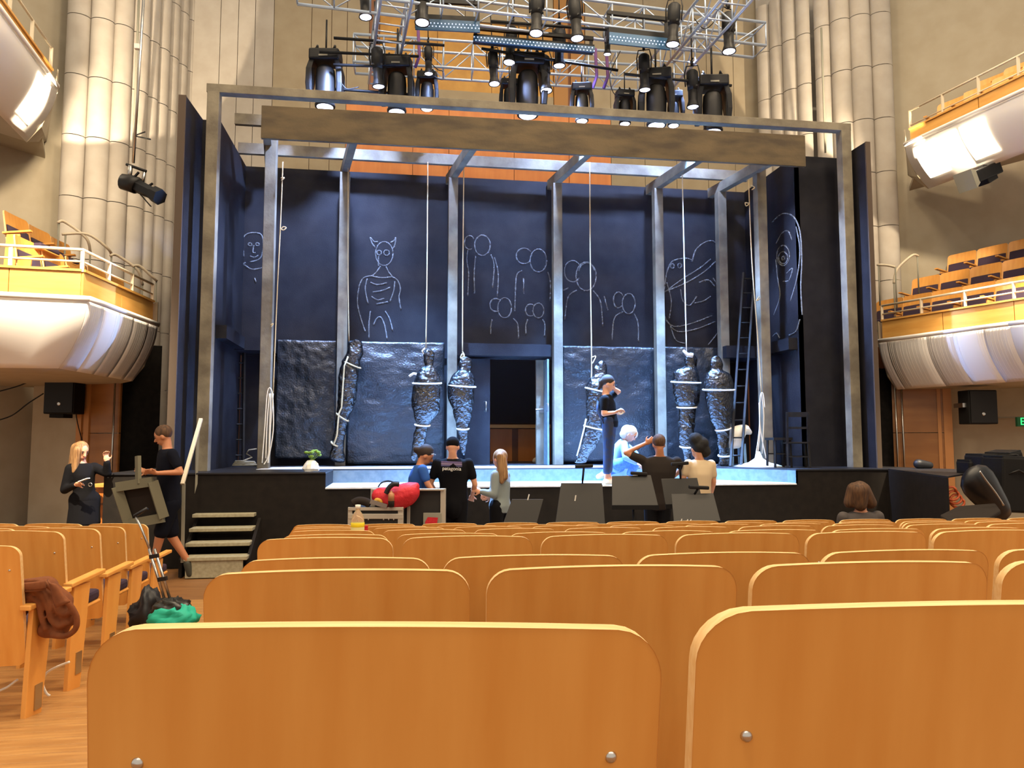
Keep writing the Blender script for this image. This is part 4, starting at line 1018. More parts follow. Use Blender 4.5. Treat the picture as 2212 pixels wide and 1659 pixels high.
# ------------------------------------------------------------------ chairs, ladders and props on the stage
def bentchair(px, Y, label, rz, sc=1.0):
    c = Vector((XatY(px, Y), Y, SZ)); root = empty('wooden_chair', c, label, 'chair'); root.rotation_euler = (0, 0, rz); root.scale = (sc,) * 3
    MB().box((0, 0, .45), (.42, .42, .035)).build('seat', M_BLACK, root, local=True, bevel=.01)
    for sx in (-1, 1):
        MB().bar((sx * .18, -.18, .44), (sx * .2, -.2, 0), .035, .035).build('leg', M_BLACK, root, local=True)
        MB().bar((sx * .18, .19, .44), (sx * .19, .24, 0), .035, .035).build('leg', M_BLACK, root, local=True)
        MB().bar((sx * .18, .19, .44), (sx * .18, .27, 1.0), .04, .04).build('back_post', M_BLACK, root, local=True)
    for z, h in ((.96, .09), (.72, .04)): MB().bar((-.18, .19 + .08 * (z - .44) / .56, z), (.18, .19 + .08 * (z - .44) / .56, z), .025, h).build('back_rail', M_BLACK, root, local=True)
    for sx, y in ((0, -.19), (0, .22)): MB().bar((-.19, y, .2), (.19, y, .2), .02, .02).build('stretcher', M_LAMPG, root, local=True)
    return root
bentchair(1719, 11.2, 'black wooden chair with ladder back at the right side wall', R(160), .88)
c = Vector((XatY(1682, 11.25), 11.25, SZ)); root = empty('wooden_stool', c, 'small black stool left of the ladder-back chair', 'stool')
MB().box((0, 0, .46), (.32, .3, .04)).build('seat', M_BLACK, root, local=True)
for sx in (-1, 1):
    for sy in (-1, 1): MB().bar((sx * .13, sy * .12, .45), (sx * .14, sy * .13, 0), .03, .03).build('leg', M_BLACK, root, local=True)
for sy in (-1, 1): MB().bar((-.13, sy * .125, .22), (.13, sy * .125, .22), .02, .02).build('stretcher', M_LAMPG, root, local=True)
def ladder(l0, l1, r0, r1, n, label, m):
    base = (l0 + r0) / 2; base.z = SZ; root = empty('ladder', base, label, 'ladder')
    MB().bar(l0, l1, .035, .06).build('stile', m, root); MB().bar(r0, r1, .035, .06).build('stile', m, root)
    for k in range(n):
        t = (k + .6) / n; MB().tube([l0.lerp(l1, t), r0.lerp(r1, t)], .014, 6).build('rung', m, root, True)
def on(px, py, Y): p = PY(px, py, Y); p.z = max(p.z, SZ); return p
ladder(PY(483, 1004, 13.2), PY(486, 738, 13.3), PY(525, 1004, 13.2), PY(528, 738, 13.3), 8, 'dark ladder standing in the left recess of the set', M_LAMPG)
ladder(PZ(1578, 1008, SZ), PY(1606, 590, 13.1), PZ(1601, 1008, SZ), PY(1630, 590, 13.1), 12, 'dark leaning ladder behind the rightmost wrapped figure', mat('ladder_grey', '#0f1216', .7))
c = PZ(1590, 1006, SZ); root = empty('wooden_stool', c, 'small dark stool under a white cloth at the ladder foot', 'stool')
MB().box((0, 0, .4), (.28, .28, .04)).build('seat', M_NAVY, root, local=True)
for sx in (-1, 1):
    for sy in (-1, 1): MB().bar((sx * .11, sy * .11, .39), (sx * .12, sy * .12, 0), .035, .035).build('leg', M_LTBLUE, root, local=True)
mb = MB()
for a, b, r1, r2 in (((1590, 935), (1583, 958), .12, .1), ((1601, 930), (1592, 958), .1, .09), ((1610, 928), (1619, 934), .09, .05), ((1596, 930), (1606, 926), .1, .08)):
    mb.capsule(PY(*a, 12.05), PY(*b, 12.05), r1, r2)
thing('white_cloth', mb, M_PAPER, 'white cloth bundle on the stool beside the ladder', 'cloth', remesh=.02)
# small things on the stage edge
c = PZ(673, 1018, SZ); root = empty('wrapped_plant', c, 'small green plant in crumpled white paper on the stage edge', 'plant')
mb = MB().lathe([(.1, 0), (.115, .04), (.09, .1), (.05, .15), (.0, .16)], c, None, 12); mb.v = [p + Vector((noise.noise(p * 20) * .03, 0, noise.noise(p * 17) * .02)) for p in mb.v]
mb.build('paper_wrap', M_PAPER, root)
for k in range(9):
    a = c + Vector((random.uniform(-.09, .1), random.uniform(-.05, .05), random.uniform(.2, .3)))
    MB().tube([c + ZV * .14, a], .004, 4).ball(a, (.035, .03, .02), None, 8, 5).build('leaf', M_LEAF, root, True)
for i, (px, py) in enumerate(((1026, 1000), (1042, 1001))):
    c = PZ(px, py, SZ); mb = MB().ball(c + ZV * .05, (.06, .07, .06)).ball(c + ZV * .1, (.045, .05, .06))
    thing('work_glove', mb, mat('yellow_glove', '#b5a548', .8), ('left', 'right')[i] + ' one of two yellow gloves on the stage by the doorway', 'glove', smooth=True)
c = PZ(1170, 1000, SZ); mb = MB().capsule(c + Vector((-.12, 0, .05)), c + Vector((.1, 0, .06)), .06, .07).capsule(c + Vector((-.05, .05, .08)), c + Vector((-.16, 0, .03)), .05, .03)
thing('crumpled_cloth', mb, mat('pale_cloth', '#b7aa98', .9), 'crumpled pale cloth lying in the set doorway', 'cloth', remesh=.015)
mb = MB()
cc = Vector((XatY(530, 12.6), 12.6, SZ))
mb.tube([cc + Vector((.2 * math.cos(t * .5) * (1 - t * .006), .1 * math.sin(t * .5), .02 + t * .0018)) for t in range(48)] + [cc + Vector(v) for v in ((.1, .05, .16), (.02, 0, .22), (.06, 0, .28), (.18, 0, .3))], .012, 5)
thing('cable_coil', mb, M_GREYP, 'coiled grey cable on the dark floor left of the gallows post', 'cable', smooth=True)

# ------------------------------------------------------------------ road case, bag and tools in front of the stage
DC = 8.7
RC = empty('road_case', PD(820, 1150, DC), 'open road case with aluminium edges in front of the stage', 'case')
def cbox(x0, y0, x1, y1, D, dp, nm, m, root, bev=.004):
    a = PD(x0, y0, D); b = PD(x1, y1, D); c = (a + b) / 2; wd = ((b - a) - ZV * (b - a).z).length
    M = Matrix.Rotation(-YAW, 3, 'Z')
    return MB().box(c + hfw * dp / 2, (wd, dp, abs(a.z - b.z)), M).build(nm, m, root, bevel=bev)
cbox(754, 1098, 868, 1180, DC, .45, 'case_body', M_CASE, RC)
for y0, y1 in ((1096, 1103), (1110, 1121)): cbox(752, y0, 870, y1, DC - .015, .03, 'edge_rail', M_TRIM, RC)
for x0, x1 in ((752, 759), (860, 870)): cbox(x0, 1096, x1, 1180, DC - .02, .03, 'corner_rail', M_TRIM, RC)
for x in (794, 827, 838, 849): cbox(x, 1121, x + 3, 1124, DC - .02, .02, 'rivet', M_STEEL, RC)
LD = empty('case_lid', PD(920, 1150, DC), 'black case lid standing upright with aluminium edge and red sticker', 'case lid')
cbox(806, 1058, 958, 1185, 8.95, .06, 'lid_panel', M_CASE, LD)
cbox(804, 1056, 959, 1060, 8.92, .08, 'edge_rail', M_TRIM, LD); cbox(954, 1056, 959, 1185, 8.92, .08, 'edge_rail', M_TRIM, LD); cbox(803, 1056, 807, 1185, 8.92, .08, 'edge_rail', M_TRIM, LD); cbox(881, 1094, 883, 1185, 8.92, .02, 'edge_rail', M_TRIM, LD)
ls = cbox(914, 1108, 953, 1142, 8.9, .01, 'paper_sticker', M_GREYP, LD)
MB().prism([PD(920, 1140, 8.885), PD(918, 1128, 8.885), PD(924, 1117, 8.885), PD(946, 1118, 8.885), PD(944, 1132, 8.885), PD(930, 1140, 8.885)], hfw * -.003).build('red_print', M_RED, LD)
mb = MB()
for a, b, r1, r2 in (((822, 1072), (862, 1074), .11, .13), ((850, 1076), (884, 1064), .15, .13), ((862, 1085), (880, 1072), .1, .12), ((890, 1052), (898, 1050), .06, .05)): mb.capsule(PD(*a, DC + .12), PD(*b, DC + .12), r1, r2)
BG = empty('sports_bag', PD(850, 1096, DC + .12), 'red nylon bag with black straps on the road case', 'bag')
mb.build('bag_body', M_RED, BG, remesh=.018)
MB().tube([PD(x, y, DC - .02) for x, y in smoothpts([(834, 1066), (840, 1054), (850, 1046), (862, 1046)])], .03, 6).build('strap', M_BAG, BG, True)
MB().tube([PD(x, y, DC + .1) for x, y in smoothpts([(817, 1052), (824, 1043), (838, 1039), (850, 1042)])], .01, 6).build('carry_handle', mat('dark_blue_webbing', '#22344a', .8), BG, True)
for i, (pts, r_, m_, lb) in enumerate((([(763, 1088), (775, 1082), (790, 1084), (800, 1090)], .05, M_CHAR, 'dark tool roll on the left of the road case'), ([(811, 1086), (815, 1080), (822, 1082), (822, 1092)], .03, mat('yellow_tape', '#c99a35', .6), 'yellow tape roll on the road case'))):
    thing('tool_roll' if i == 0 else 'tape_roll', MB().tube([PD(x, y, DC + .03) for x, y in smoothpts(pts)], r_, 8), m_, lb, 'tool', smooth=True)
thing('hand_saw', MB().bar(PD(800, 1083, DC - .02), PD(836, 1094, DC - .02), .02, .05), M_STEEL, 'pale hand tool lying slanted on the road case', 'tool')
root = empty('spray_can', PD(845, 1096, DC - .05), 'small brown and black spray can on the road case', 'spray can')
c = PD(845, 1095, DC - .05); MB().lathe([(.035, 0), (.036, .07), (.034, .075)], c, None, 14).build('can_base', M_CHAR, root, True)
MB().lathe([(.036, .07), (.036, .15), (.02, .165), (.012, .17), (.012, .185), (.0, .19)], c, None, 14).build('can_body', mat('can_tan', '#b07a50', .5), root, True)

# ------------------------------------------------------------------ music stands
def mstand(tl, tr, br, bl, D0, D1, label, lamp=None, clips=()):
    a, b, c, d = PD(*tl, D0), PD(*tr, D0), PD(*br, D1), PD(*bl, D1)
    n = (b - a).cross(d - a).normalized()
    base = (c + d) / 2; base = Vector((base.x, base.y, 0)) + hfw * .05
    root = empty('music_stand', base, label, 'music stand', 'black music stands in the pit')
    MB().prism([a, b, c, d], n * .012).build('desk', mat('desk_grey_black', '#2c2925', .6), root, bevel=.004)
    MB().bar(d, c, .02, .05).build('lip', M_LAMPB, root)
    mid = (a + b + c + d) / 4 + n * .04
    if mid.y < (a + b + c + d).y / 4: mid = (a + b + c + d) / 4 - n * .04
    MB().tube([mid, base + ZV * .1], .014, 8).build('pole', M_LAMPB, root, True)
    for k in range(3):
        t = k * 2.094 + .4; MB().tube([base + ZV * .22, base + Vector((.27 * math.cos(t), .27 * math.sin(t), .01))], .01, 6).build('foot', M_LAMPB, root, True)
    if lamp:
        (x0, y0, x1, y1, jx, jy) = lamp
        lm = MB().bar(PD(x0, y0, D0), PD(x1, y1, D0), .06, .04).build('lamp_bar', M_LAMPG, root, bevel=.01)
        MB().tube([PD((x0 + x1) / 2, (y0 + y1) / 2, D0), PD(jx, jy, D0)], .012, 6).build('lamp_neck', M_LAMPB, lm, True)
    for (x, y, x2, y2) in clips:
        MB().bar(PD(x, y, D1 - .04), PD(x2, y2, D1 - .04), .015, .01).build('paper_clip', M_PAPER, root)
mstand((1106, 1078), (1174, 1078), (1158, 1136), (1085, 1136), 8.6, 8.5, 'music stand farthest left, with a white clip', None, ((1140, 1080, 1143, 1068),))
mstand((1212, 1043), (1301, 1043), (1308, 1142), (1198, 1142), 8.6, 8.4, 'tall music stand left of the man with raised arm', (1242, 1008, 1281, 1006, 1258, 1044), ((1242, 1082, 1244, 1070),))
mstand((1322, 1028), (1406, 1026), (1423, 1096), (1322, 1096), 8.7, 8.5, 'music stand in front of the man with raised arm', (1362, 1022, 1398, 1024, 1380, 1030))
mstand((1428, 1034), (1506, 1032), (1520, 1092), (1438, 1094), 8.8, 8.7, 'music stand in front of the beige blouse', (1450, 1003, 1487, 1000, 1470, 1034))
mstand((1450, 1067), (1541, 1065), (1558, 1130), (1456, 1131), 8.4, 8.2, 'nearest music stand, lower right with lamp and white clips', (1488, 1052, 1531, 1054, 1500, 1068), ((1471, 1127, 1473, 1121), (1483, 1128, 1486, 1122), (1490, 1128, 1493, 1122)))

def crumple(c, rad, amp, fr, seed, n=36):
    mb = MB(); mb.ball(c, rad, None, n, n // 2)
    def rg(p):
        q = (p - c) * fr + Vector((seed, seed * 2, seed * 3)); v = 0; a = 1
        for _ in range(3):
            v += a * (1 - 2 * abs(noise.noise(q))); q = q * 2.1; a *= .5
        return v
    mb.v = [p + (p - c).normalized() * amp * (rg(p) - .6) for p in mb.v]
    return mb
# ------------------------------------------------------------------ things among the seats
m = bpy.data.materials.new('clear_plastic'); m.use_nodes = True; M_PET = m
pp = m.node_tree.nodes['Principled BSDF']; pp.inputs['Base Color'].default_value = (.9, .9, .85, 1); pp.inputs['Roughness'].default_value = .08; pp.inputs['Transmission Weight'].default_value = .85; pp.inputs['IOR'].default_value = 1.2
c = PD(772, 1172, 4.75); root = empty('plastic_bottle', c, 'clear plastic bottle with yellow label standing among the seats', 'bottle')
MB().lathe([(.03, 0), (.042, .01), (.042, .06), (.04, .065), (.042, .14), (.036, .17), (.018, .2), (.014, .205), (.014, .22)], c, None, 18).build('bottle_body', M_PET, root, True)
MB().lathe([(.017, .215), (.017, .24), (.0, .242)], c, None, 14).build('cap', M_PAPER, root, True)
MB().lathe([(.0428, .035), (.0432, .036), (.0432, .115), (.0428, .116)], c, None, 20).build('label_band', mat('cream_label', '#e0d890', .6), root, True)
MB().lathe([(.0433, .1), (.0438, .101), (.0438, .125), (.0433, .126)], c, None, 20).build('label_stripe', M_YEL, root, True)
c = PD(788, 1160, 4.8); thing('red_carton', MB().prism([c + Vector((-.012, 0, 0)), c + Vector((.02, 0, 0)), c + Vector((.018, .03, 0)), c + Vector((-.012, .03, 0))], (.0, 0, .07)), M_RED, 'small red carton beside the plastic bottle', 'carton')
# jacket thrown over a left-block seat
DJ = 3.98
JK = empty('jacket', PD(100, 1375, DJ), 'brown suede jacket thrown over an aisle seat of the left block', 'jacket')
mb = MB()
for a, b, r1, r2, o_ in (((40, 1272), (100, 1268), .05, .06, .03), ((95, 1270), (135, 1300), .06, .055, 0), ((130, 1300), (150, 1335), .05, .045, -.02), ((145, 1330), (130, 1358), .045, .045, -.02), ((130, 1360), (100, 1360), .045, .045, -.02), ((60, 1290), (110, 1340), .05, .05, .02), ((38, 1298), (66, 1302), .05, .045, .02), ((45, 1315), (32, 1345), .045, .03, .03)):
    mb.capsule(PD(*a, DJ + o_), PD(*b, DJ + o_), r1, r2)
# raised folds swirling over the bundle
for arc in ([(38, 1262), (70, 1256), (100, 1262), (128, 1285), (152, 1308), (166, 1335), (162, 1360), (140, 1374), (110, 1372)], [(38, 1276), (66, 1272), (90, 1284), (104, 1312), (112, 1340), (128, 1352), (148, 1344)], [(40, 1290), (62, 1288), (82, 1302), (90, 1332), (100, 1362)], [(118, 1306), (128, 1322), (142, 1326), (156, 1320)], [(36, 1306), (56, 1300), (68, 1312)]):
    pts = smoothpts(arc); mb.tube([PD(x, y, DJ - .065) for x, y in pts], .017, 7)
mb.build('jacket_body', M_JACK, JK, remesh=.008)
def flap(q, dz): return MB().sheet(lambda u, v: (q[0].lerp(q[1], u)).lerp(q[3].lerp(q[2], u), v) + Vector((0, -.02 * math.sin(3.1 * u), .01 * math.sin(6 * v))), 6, 6)
flap([PD(103, 1252, DJ - .1), PD(118, 1262, DJ - .14), PD(152, 1298, DJ - .18), PD(122, 1312, DJ - .15)], 0).build('collar', M_JACK, JK, True, solid=.008)
flap([PD(42, 1262, DJ - .07), PD(98, 1256, DJ - .09), PD(100, 1272, DJ - .1), PD(44, 1274, DJ - .08)], 0).build('sleeve_fold', M_JACK, JK, True, solid=.01)
# luggage trolley with bags
DT = 5.6
TRL = empty('luggage_trolley', PD(375, 1345, DT), 'folding luggage trolley with long handle in the left aisle', 'trolley')
MB().tube([PD(290, 1115, DT + .2), PD(318, 1098, DT + .2)], .013, 8).build('handle_grip', M_BAG, TRL, True)
MB().tube([PD(292, 1113, DT + .2), PD(303, 1136, DT + .18), PD(325, 1190, DT + .1)], .009, 8).build('handle_shaft', M_STEEL, TRL, True)
for o_ in (0, 12): MB().tube([PD(322 + o_, 1186, DT + .1), PD(356 + o_, 1296, DT)], .011, 8).build('frame_tube', M_STEEL, TRL, True)
for y, x in ((1203, 330), (1252, 348)): MB().bar(PD(x - 6, y, DT + .03), PD(x + 12, y - 3, DT + .03), .03, .03).build('joint_clip', M_BAG, TRL)
MB().prism([PD(336, 1292, DT), PD(384, 1290, DT), PD(412, 1322, DT - .1), PD(358, 1338, DT - .1)], (0, 0, -.02)).build('base_plate', M_BAG, TRL)
thing('shopping_bag', crumple(PD(376, 1338, DT - .12), (.15, .1, .08), .05, 9, 1), M_TEAL, 'teal shopping bag on the trolley base', 'bag', smooth=True)
thing('plastic_bag', crumple(PD(372, 1312, DT - .06), (.13, .09, .05), .04, 12, 5), mat('dark_plastic_bag', '#26241f', .35), 'dark glossy plastic bag on top of the teal bag', 'bag', smooth=True)
thing('backpack', crumple(PD(318, 1328, DT + .1), (.1, .1, .17), .06, 8, 3), M_BAG, 'black bag on the floor left of the trolley', 'bag', smooth=True)
thing('floor_cable', MB().tube([PD(x, y, 4.2) for x, y in smoothpts([(150, 1430), (120, 1442), (100, 1455), (92, 1475), (100, 1497), (108, 1503)])], .007, 6), M_PAPER, 'white cable with socket under the left block seats', 'cable', smooth=True)
thing('floor_cable', MB().tube([PD(x, y, 4.0) for x, y in smoothpts([(-10, 1495), (15, 1485), (38, 1468)])], .007, 6), M_PAPER, 'white cable under the nearest left block seat', 'cable', smooth=True)

# ------------------------------------------------------------------ equipment at the right of the stage and odds at the left
root = empty('instrument_case', PD(2160, 1125, 8.6), 'leaning black instrument case with shiny edge at the right', 'case')
rings = []
for t, wd in ((0, .04), (.05, .13), (.14, .19), (.27, .21), (.42, .2), (.58, .18), (.75, .16), (.88, .14), (1, .1)):
    c = PD(2092 + 78 * t, 1014 + 104 * t, 8.6 + .1 * t); ax = (PD(2170, 1118, 8.7) - PD(2092, 1014, 8.6)).normalized(); s = ax.cross(hfw).normalized()
    rings.append([c + s * wd * math.cos(2 * math.pi * i / 20) + hfw * wd * .6 * math.sin(2 * math.pi * i / 20) for i in range(20)])
MB().loft(rings).build('case_shell', mat('glossy_black', '#08070a', .4), root, True)
MB().tube([PD(x, y, 8.42) for x, y in smoothpts([(2116, 1018), (2130, 1038), (2150, 1064), (2168, 1092)])], .012, 6).build('edge_trim', M_STEEL, root, True)
mb = MB().prism([PD(2030, 1112, 8.2), PD(2070, 1092, 8.4), PD(2150, 1086, 8.5), PD(2162, 1102, 8.3), PD(2130, 1122, 8.1), PD(2050, 1125, 8.1)], (0, 0, -.05))
thing('folded_cover', mb, M_CHAR, 'grey folded cover lying in front of the leaning case', 'cover', bevel=.015)
for i, (x0, y0, x1, y1, D, lb) in enumerate(((2100, 996, 2128, 1030, 9.6, 'small black box lowest on the equipment pile at the right'), (2124, 983, 2164, 1075, 9.4, 'tall black box in the middle of the equipment pile'), (2160, 988, 2235, 1108, 9.1, 'large black covered case at the right edge'), (2170, 977, 2208, 1000, 9.3, 'small tilted black box on top of the equipment pile'))):
    a = PD(x0, y0, D); b = PD(x1, y1, D); c = (a + b) / 2; root = empty('equipment_box', (c.x, c.y, b.z), lb, 'equipment box', 'equipment pile at the right')
    Mr = Matrix.Rotation(-YAW + R(8 * (i - 1)), 3, 'Z') @ Matrix.Rotation(R((0, 0, 3, -10)[i]), 3, 'Y')
    wd = (b - a).dot(rgt); ht = a.z - b.z
    MB().box(c + hfw * .2, (wd, .4, ht), Mr).build('box_body', M_SPK, root, bevel=.03)
    MB().box(c + hfw * .2 + ZV * ht * .5, (wd * .9, .36, .03), Mr).build('box_lid', M_LAMPB, root, bevel=.01)
    MB().tube([c + rgt * (-wd * .25) + ZV * ht * .2 - hfw * .01, c + ZV * (ht * .27) - hfw * .04, c + rgt * (wd * .25) + ZV * ht * .2 - hfw * .01], .012, 6).build('carry_handle', M_STEEL if i == 1 else M_LAMPG, root, True)
mb = MB()
mb.tube([PD(2052 + .8 * t, 1062 + .8 * t, 9.2) + Vector((.09 * math.cos(t * .6), .002 * t, .07 * math.sin(t * .6))) for t in range(34)], .016, 5)
thing('cable_coil', mb, mat('orange_cable', '#c25a30', .6), 'orange cable coil hanging at the right end of the stage', 'cable', smooth=True)
mb = MB().capsule(PZ(1985, 1012, SZ) + ZV * .07, PZ(2008, 1012, SZ) + ZV * .05, .08, .06)
thing('black_bag', mb, M_BAG, 'small black bag on the right end of the stage', 'bag', remesh=.015)
a = PZ(205, 1232, 0)
root = empty('wooden_lectern', a, 'small orange timber lectern behind the woman in black', 'lectern')
cbox(206, 1052, 232, 1225, 10.0, .3, 'body', M_ORANGE, root); cbox(203, 1045, 234, 1053, 9.98, .34, 'top', M_WOOD, root)
MB().bar(PD(205, 1090, 9.96), PD(231, 1088, 9.96), .02, .03).build('band', M_BROWN, root)
# ------------------------------------------------------------------ people
def hand(mb, wr, d, nrm, curl=.5, s=1.0):
    d = d.normalized(); nrm = (nrm - d * nrm.dot(d)).normalized(); sd = d.cross(nrm)
    M = Matrix((sd, d, nrm)).transposed()
    mb.ball(wr + d * .045 * s, (.042 * s, .055 * s, .02 * s), M, 12, 8)
    for k, L in enumerate((.068, .078, .074, .058)):
        b = wr + d * .085 * s + sd * ((k - 1.5) * .0225 * s)
        dd = (d + sd * (k - 1.5) * .06).normalized()
        m1 = b + (dd * math.cos(curl * .6) + nrm * math.sin(curl * .6)) * L * .5 * s
        m2 = m1 + (dd * math.cos(curl * 1.7) + nrm * math.sin(curl * 1.7)) * L * .5 * s
        mb.capsule(b, m1, .0092 * s, .0088 * s, 8); mb.capsule(m1, m2, .0088 * s, .0075 * s, 8)
    b = wr + d * .03 * s + sd * .038 * s
    m1 = b + (d * .6 + sd * .6 + nrm * .3).normalized() * .035 * s
    mb.capsule(b, m1, .0115 * s, .01 * s, 8); mb.capsule(m1, m1 + (d * .9 + nrm * .4).normalized() * .03 * s, .01 * s, .008 * s, 8)

def person(label, D, J, zf, fdir, skin, top, pants, shoes, hair=(), hmat=None, extra=None, hs_=1.0):
    Q = {k: PD(v[0], v[1], D + (v[2] if len(v) > 2 else 0)) for k, v in J.items()}
    S = (Q['shL'] + Q['shR']) / 2
    sv = (Q['shR'] - Q['shL']); hs = sv.length / 2; sv.normalize()
    if 'hipL' not in Q:
        c = Q['hip']; hv = J.get('hv'); sh = Vector((sv.x, sv.y, 0)).normalized()
        Q['hipL'] = c - sh * .085; Q['hipR'] = c + sh * .085
    H = (Q['hipL'] + Q['hipR']) / 2
    fd = (rgt * fdir[0] + hfw * fdir[1] + ZV * fdir[2]).normalized()
    fh = Vector((fd.x, fd.y, 0)).normalized()
    for s in 'LR':
        if 'an' + s not in Q: Q['an' + s] = Vector((Q['hip' + s].x, Q['hip' + s].y, zf + .085)) - fh * .02
        if 'kn' + s not in Q: Q['kn' + s] = Q['hip' + s].lerp(Q['an' + s], .5) + fh * .03
        if 'toe' + s not in Q: Q['toe' + s] = Vector((Q['an' + s].x, Q['an' + s].y, zf + .03)) + fh * .16
    base = (Q['anL'] + Q['anR']) / 2; base.z = zf
    root = empty('person', base, label, 'person')
    sp = (S - H).normalized()
    def torso(mb, inf, low=True, up=True):
        rg = []
        dat = [(S + sp * .06, hs * .42, .055), (S + sp * .025, hs * .85, .075), (S - sp * .03, hs * 1.0, .095), (S.lerp(H, .25), hs * .93, .115), (S.lerp(H, .5), hs * .84, .11), (S.lerp(H, .75), hs * .82, .108), (H, .165, .12), (H - sp * .09, .145, .105)]
        if not low: dat = dat[:7]
        if not up: dat = dat[5:]
        hvv = (Q['hipR'] - Q['hipL']).normalized()
        for i, (c, wd, dp) in enumerate(dat):
            a = sv if i < 4 and up else (sv + hvv).normalized()
            dv = a.cross(sp).normalized()
            rg.append(mb.ring(c, a * (wd + inf), dv * (dp + inf), 18))
        mb.loft(rg)
    hd = Q['head']; side = fd.cross(ZV).normalized(); hup = side.cross(fd)
    Mh = Matrix((side, fd, hup)).transposed(); k = hs_
    b = MB(); torso(b, 0)
    b.ball(hd + hup * .012, (.074 * k, .093 * k, .105 * k), Mh, 16, 12); b.ball(hd - hup * .05 * k + fd * .025 * k, (.055 * k, .065 * k, .06 * k), Mh, 14, 10)
    b.capsule(hd - hup * .06 * k - fd * .02, S + sp * .03, .05, .062)
    b.capsule(hd + fd * .085 * k + hup * .01 * k, hd + fd * .105 * k - hup * .025 * k, .011, .015, 8)
    for s in (-1, 1): b.ball(hd + side * s * .076 * k - hup * .012, (.012, .022, .032), Mh, 8, 6)
    for s in 'LR':
        b.capsule(Q['sh' + s], Q['el' + s], .05, .038); b.capsule(Q['el' + s], Q['wr' + s], .038, .026)
        hdv = (Q['ha' + s] - Q['wr' + s]) if 'ha' + s in Q else (Q['wr' + s] - Q['el' + s])
        hand(b, Q['wr' + s], hdv, J.get('pn' + s) and (rgt * J['pn' + s][0] + hfw * J['pn' + s][1] + ZV * J['pn' + s][2]) or fh, J.get('curl', .6))
        b.capsule(Q['hip' + s], Q['kn' + s], .085, .058); b.capsule(Q['kn' + s], Q['an' + s], .058, .037)
        b.capsule(Q['an' + s], Q['toe' + s], .037, .032)
    body = b.build('body', skin, root, remesh=.0095)
    # eyes, brows and mouth
    for s in (-1, 1):
        MB().ball(hd + fd * .083 * k + side * s * .031 * k + hup * .012 * k, (.012, .008, .008), Mh, 8, 6).build('eye', M_DKHAIR, root, True)
        MB().bar(hd + fd * .088 * k + side * s * .018 * k + hup * .032 * k, hd + fd * .08 * k + side * s * .045 * k + hup * .033 * k, .008, .006).build('eyebrow', M_DKHAIR, root)
    MB().ball(hd + fd * .088 * k - hup * .058 * k, (.022, .008, .006), Mh, 8, 6).build('mouth', mat('lips', '#a3544a', .5), root, True)
    # clothes
    if top:
        t = MB(); torso(t, .016)
        for s in 'LR':
            e = {'none': 0.12, 'short': .62, 'long': 1.0}[top[1]]
            t.capsule(Q['sh' + s], Q['sh' + s].lerp(Q['el' + s], min(1, e)), .066, .058)
            if top[1] == 'long': t.capsule(Q['el' + s], Q['el' + s].lerp(Q['wr' + s], .93), .055, .043)
        if len(top) > 2: t.capsule(H - ZV * top[2] * .2, H - ZV * top[2], .15, .15)
        t.build('shirt', top[0], root, remesh=.014)
    if pants:
        t = MB(); torso(t, .012, True, False)
        for s in 'LR':
            e = pants[1]
            if e <= 1: t.capsule(Q['hip' + s], Q['hip' + s].lerp(Q['kn' + s], e), .105, .09)
            else:
                t.capsule(Q['hip' + s], Q['kn' + s], .102, .076); t.capsule(Q['kn' + s], Q['kn' + s].lerp(Q['an' + s], e - 1), .076, .062)
        if len(pants) > 2:                      # skirt
            a = H - ZV * .02; c2 = H - ZV * pants[2]
            t.loft([t.ring(a, sv * .175, sv.cross(ZV) * .135, 18), t.ring(c2, sv * .2, sv.cross(ZV) * .16, 18)])
        t.build('trousers' if len(pants) < 3 else 'skirt', pants[0], root, remesh=.014)
    if shoes:
        for s in 'LR':
            t = MB().capsule(Q['an' + s] - ZV * .03, Q['toe' + s], .05, .042)
            t.v = [Vector((p.x, p.y, max(p.z, min(zf + .002, Q['toe' + s].z - .028)))) for p in t.v]
            t.build('shoe', shoes, root, True)
    if hair:
        t = MB()
        for h in hair:
            if h[0] == 'cap': t.ball(hd - fd * .024 * k + hup * (.036 if len(h) < 2 else h[1] + .012) * k, (.087 * k, .104 * k, .098 * k), Mh, 16, 12)
            elif h[0] == 'ball': t.ball(PD(h[1], h[2], D + h[3]), h[4])
            else: t.capsule(PD(h[1], h[2], D + h[3]), PD(h[4], h[5], D + h[6]), h[7], h[8])
        o = t.build('hair', hmat, root, remesh=.011)
    return root, Q, hd, fd, side, hup

# woman in black at the far left, reading a phone
P1 = person('woman in black with long fair hair holding a phone, far left', 9.6, dict(head=(176, 975), shL=(152, 1012, -.08), shR=(203, 1009, .1), elL=(140, 1058, -.12), wrL=(163, 1048, -.28), haL=(174, 1044, -.3), elR=(231, 1022, .0), wrR=(231, 998, -.05), haR=(229, 985, -.05), hip=(183, 1078)), 0, (.75, -.45, -.35), M_SKIN, (M_BLK, 'long'), (M_BLK, .75, .33), M_BLK,
            [('cap', .02), ('c', 166, 968, .03, 157, 1008, .02, .075, .055), ('c', 168, 972, -.07, 160, 1018, -.09, .055, .04), ('c', 176, 972, .09, 172, 1016, .1, .05, .035)], M_BLOND)
MB().bar(PD(172, 1040, 9.26), PD(191, 1033, 9.26), .07, .01).build('phone', M_PAPER, P1[0])
MB().tube([PD(195, 1047, 9.35) + Vector((.022 * math.cos(t * .7), 0, .022 * math.sin(t * .7))) for t in range(9)], .005, 6, closed=True).build('belt_buckle', M_STEEL, P1[0], True)
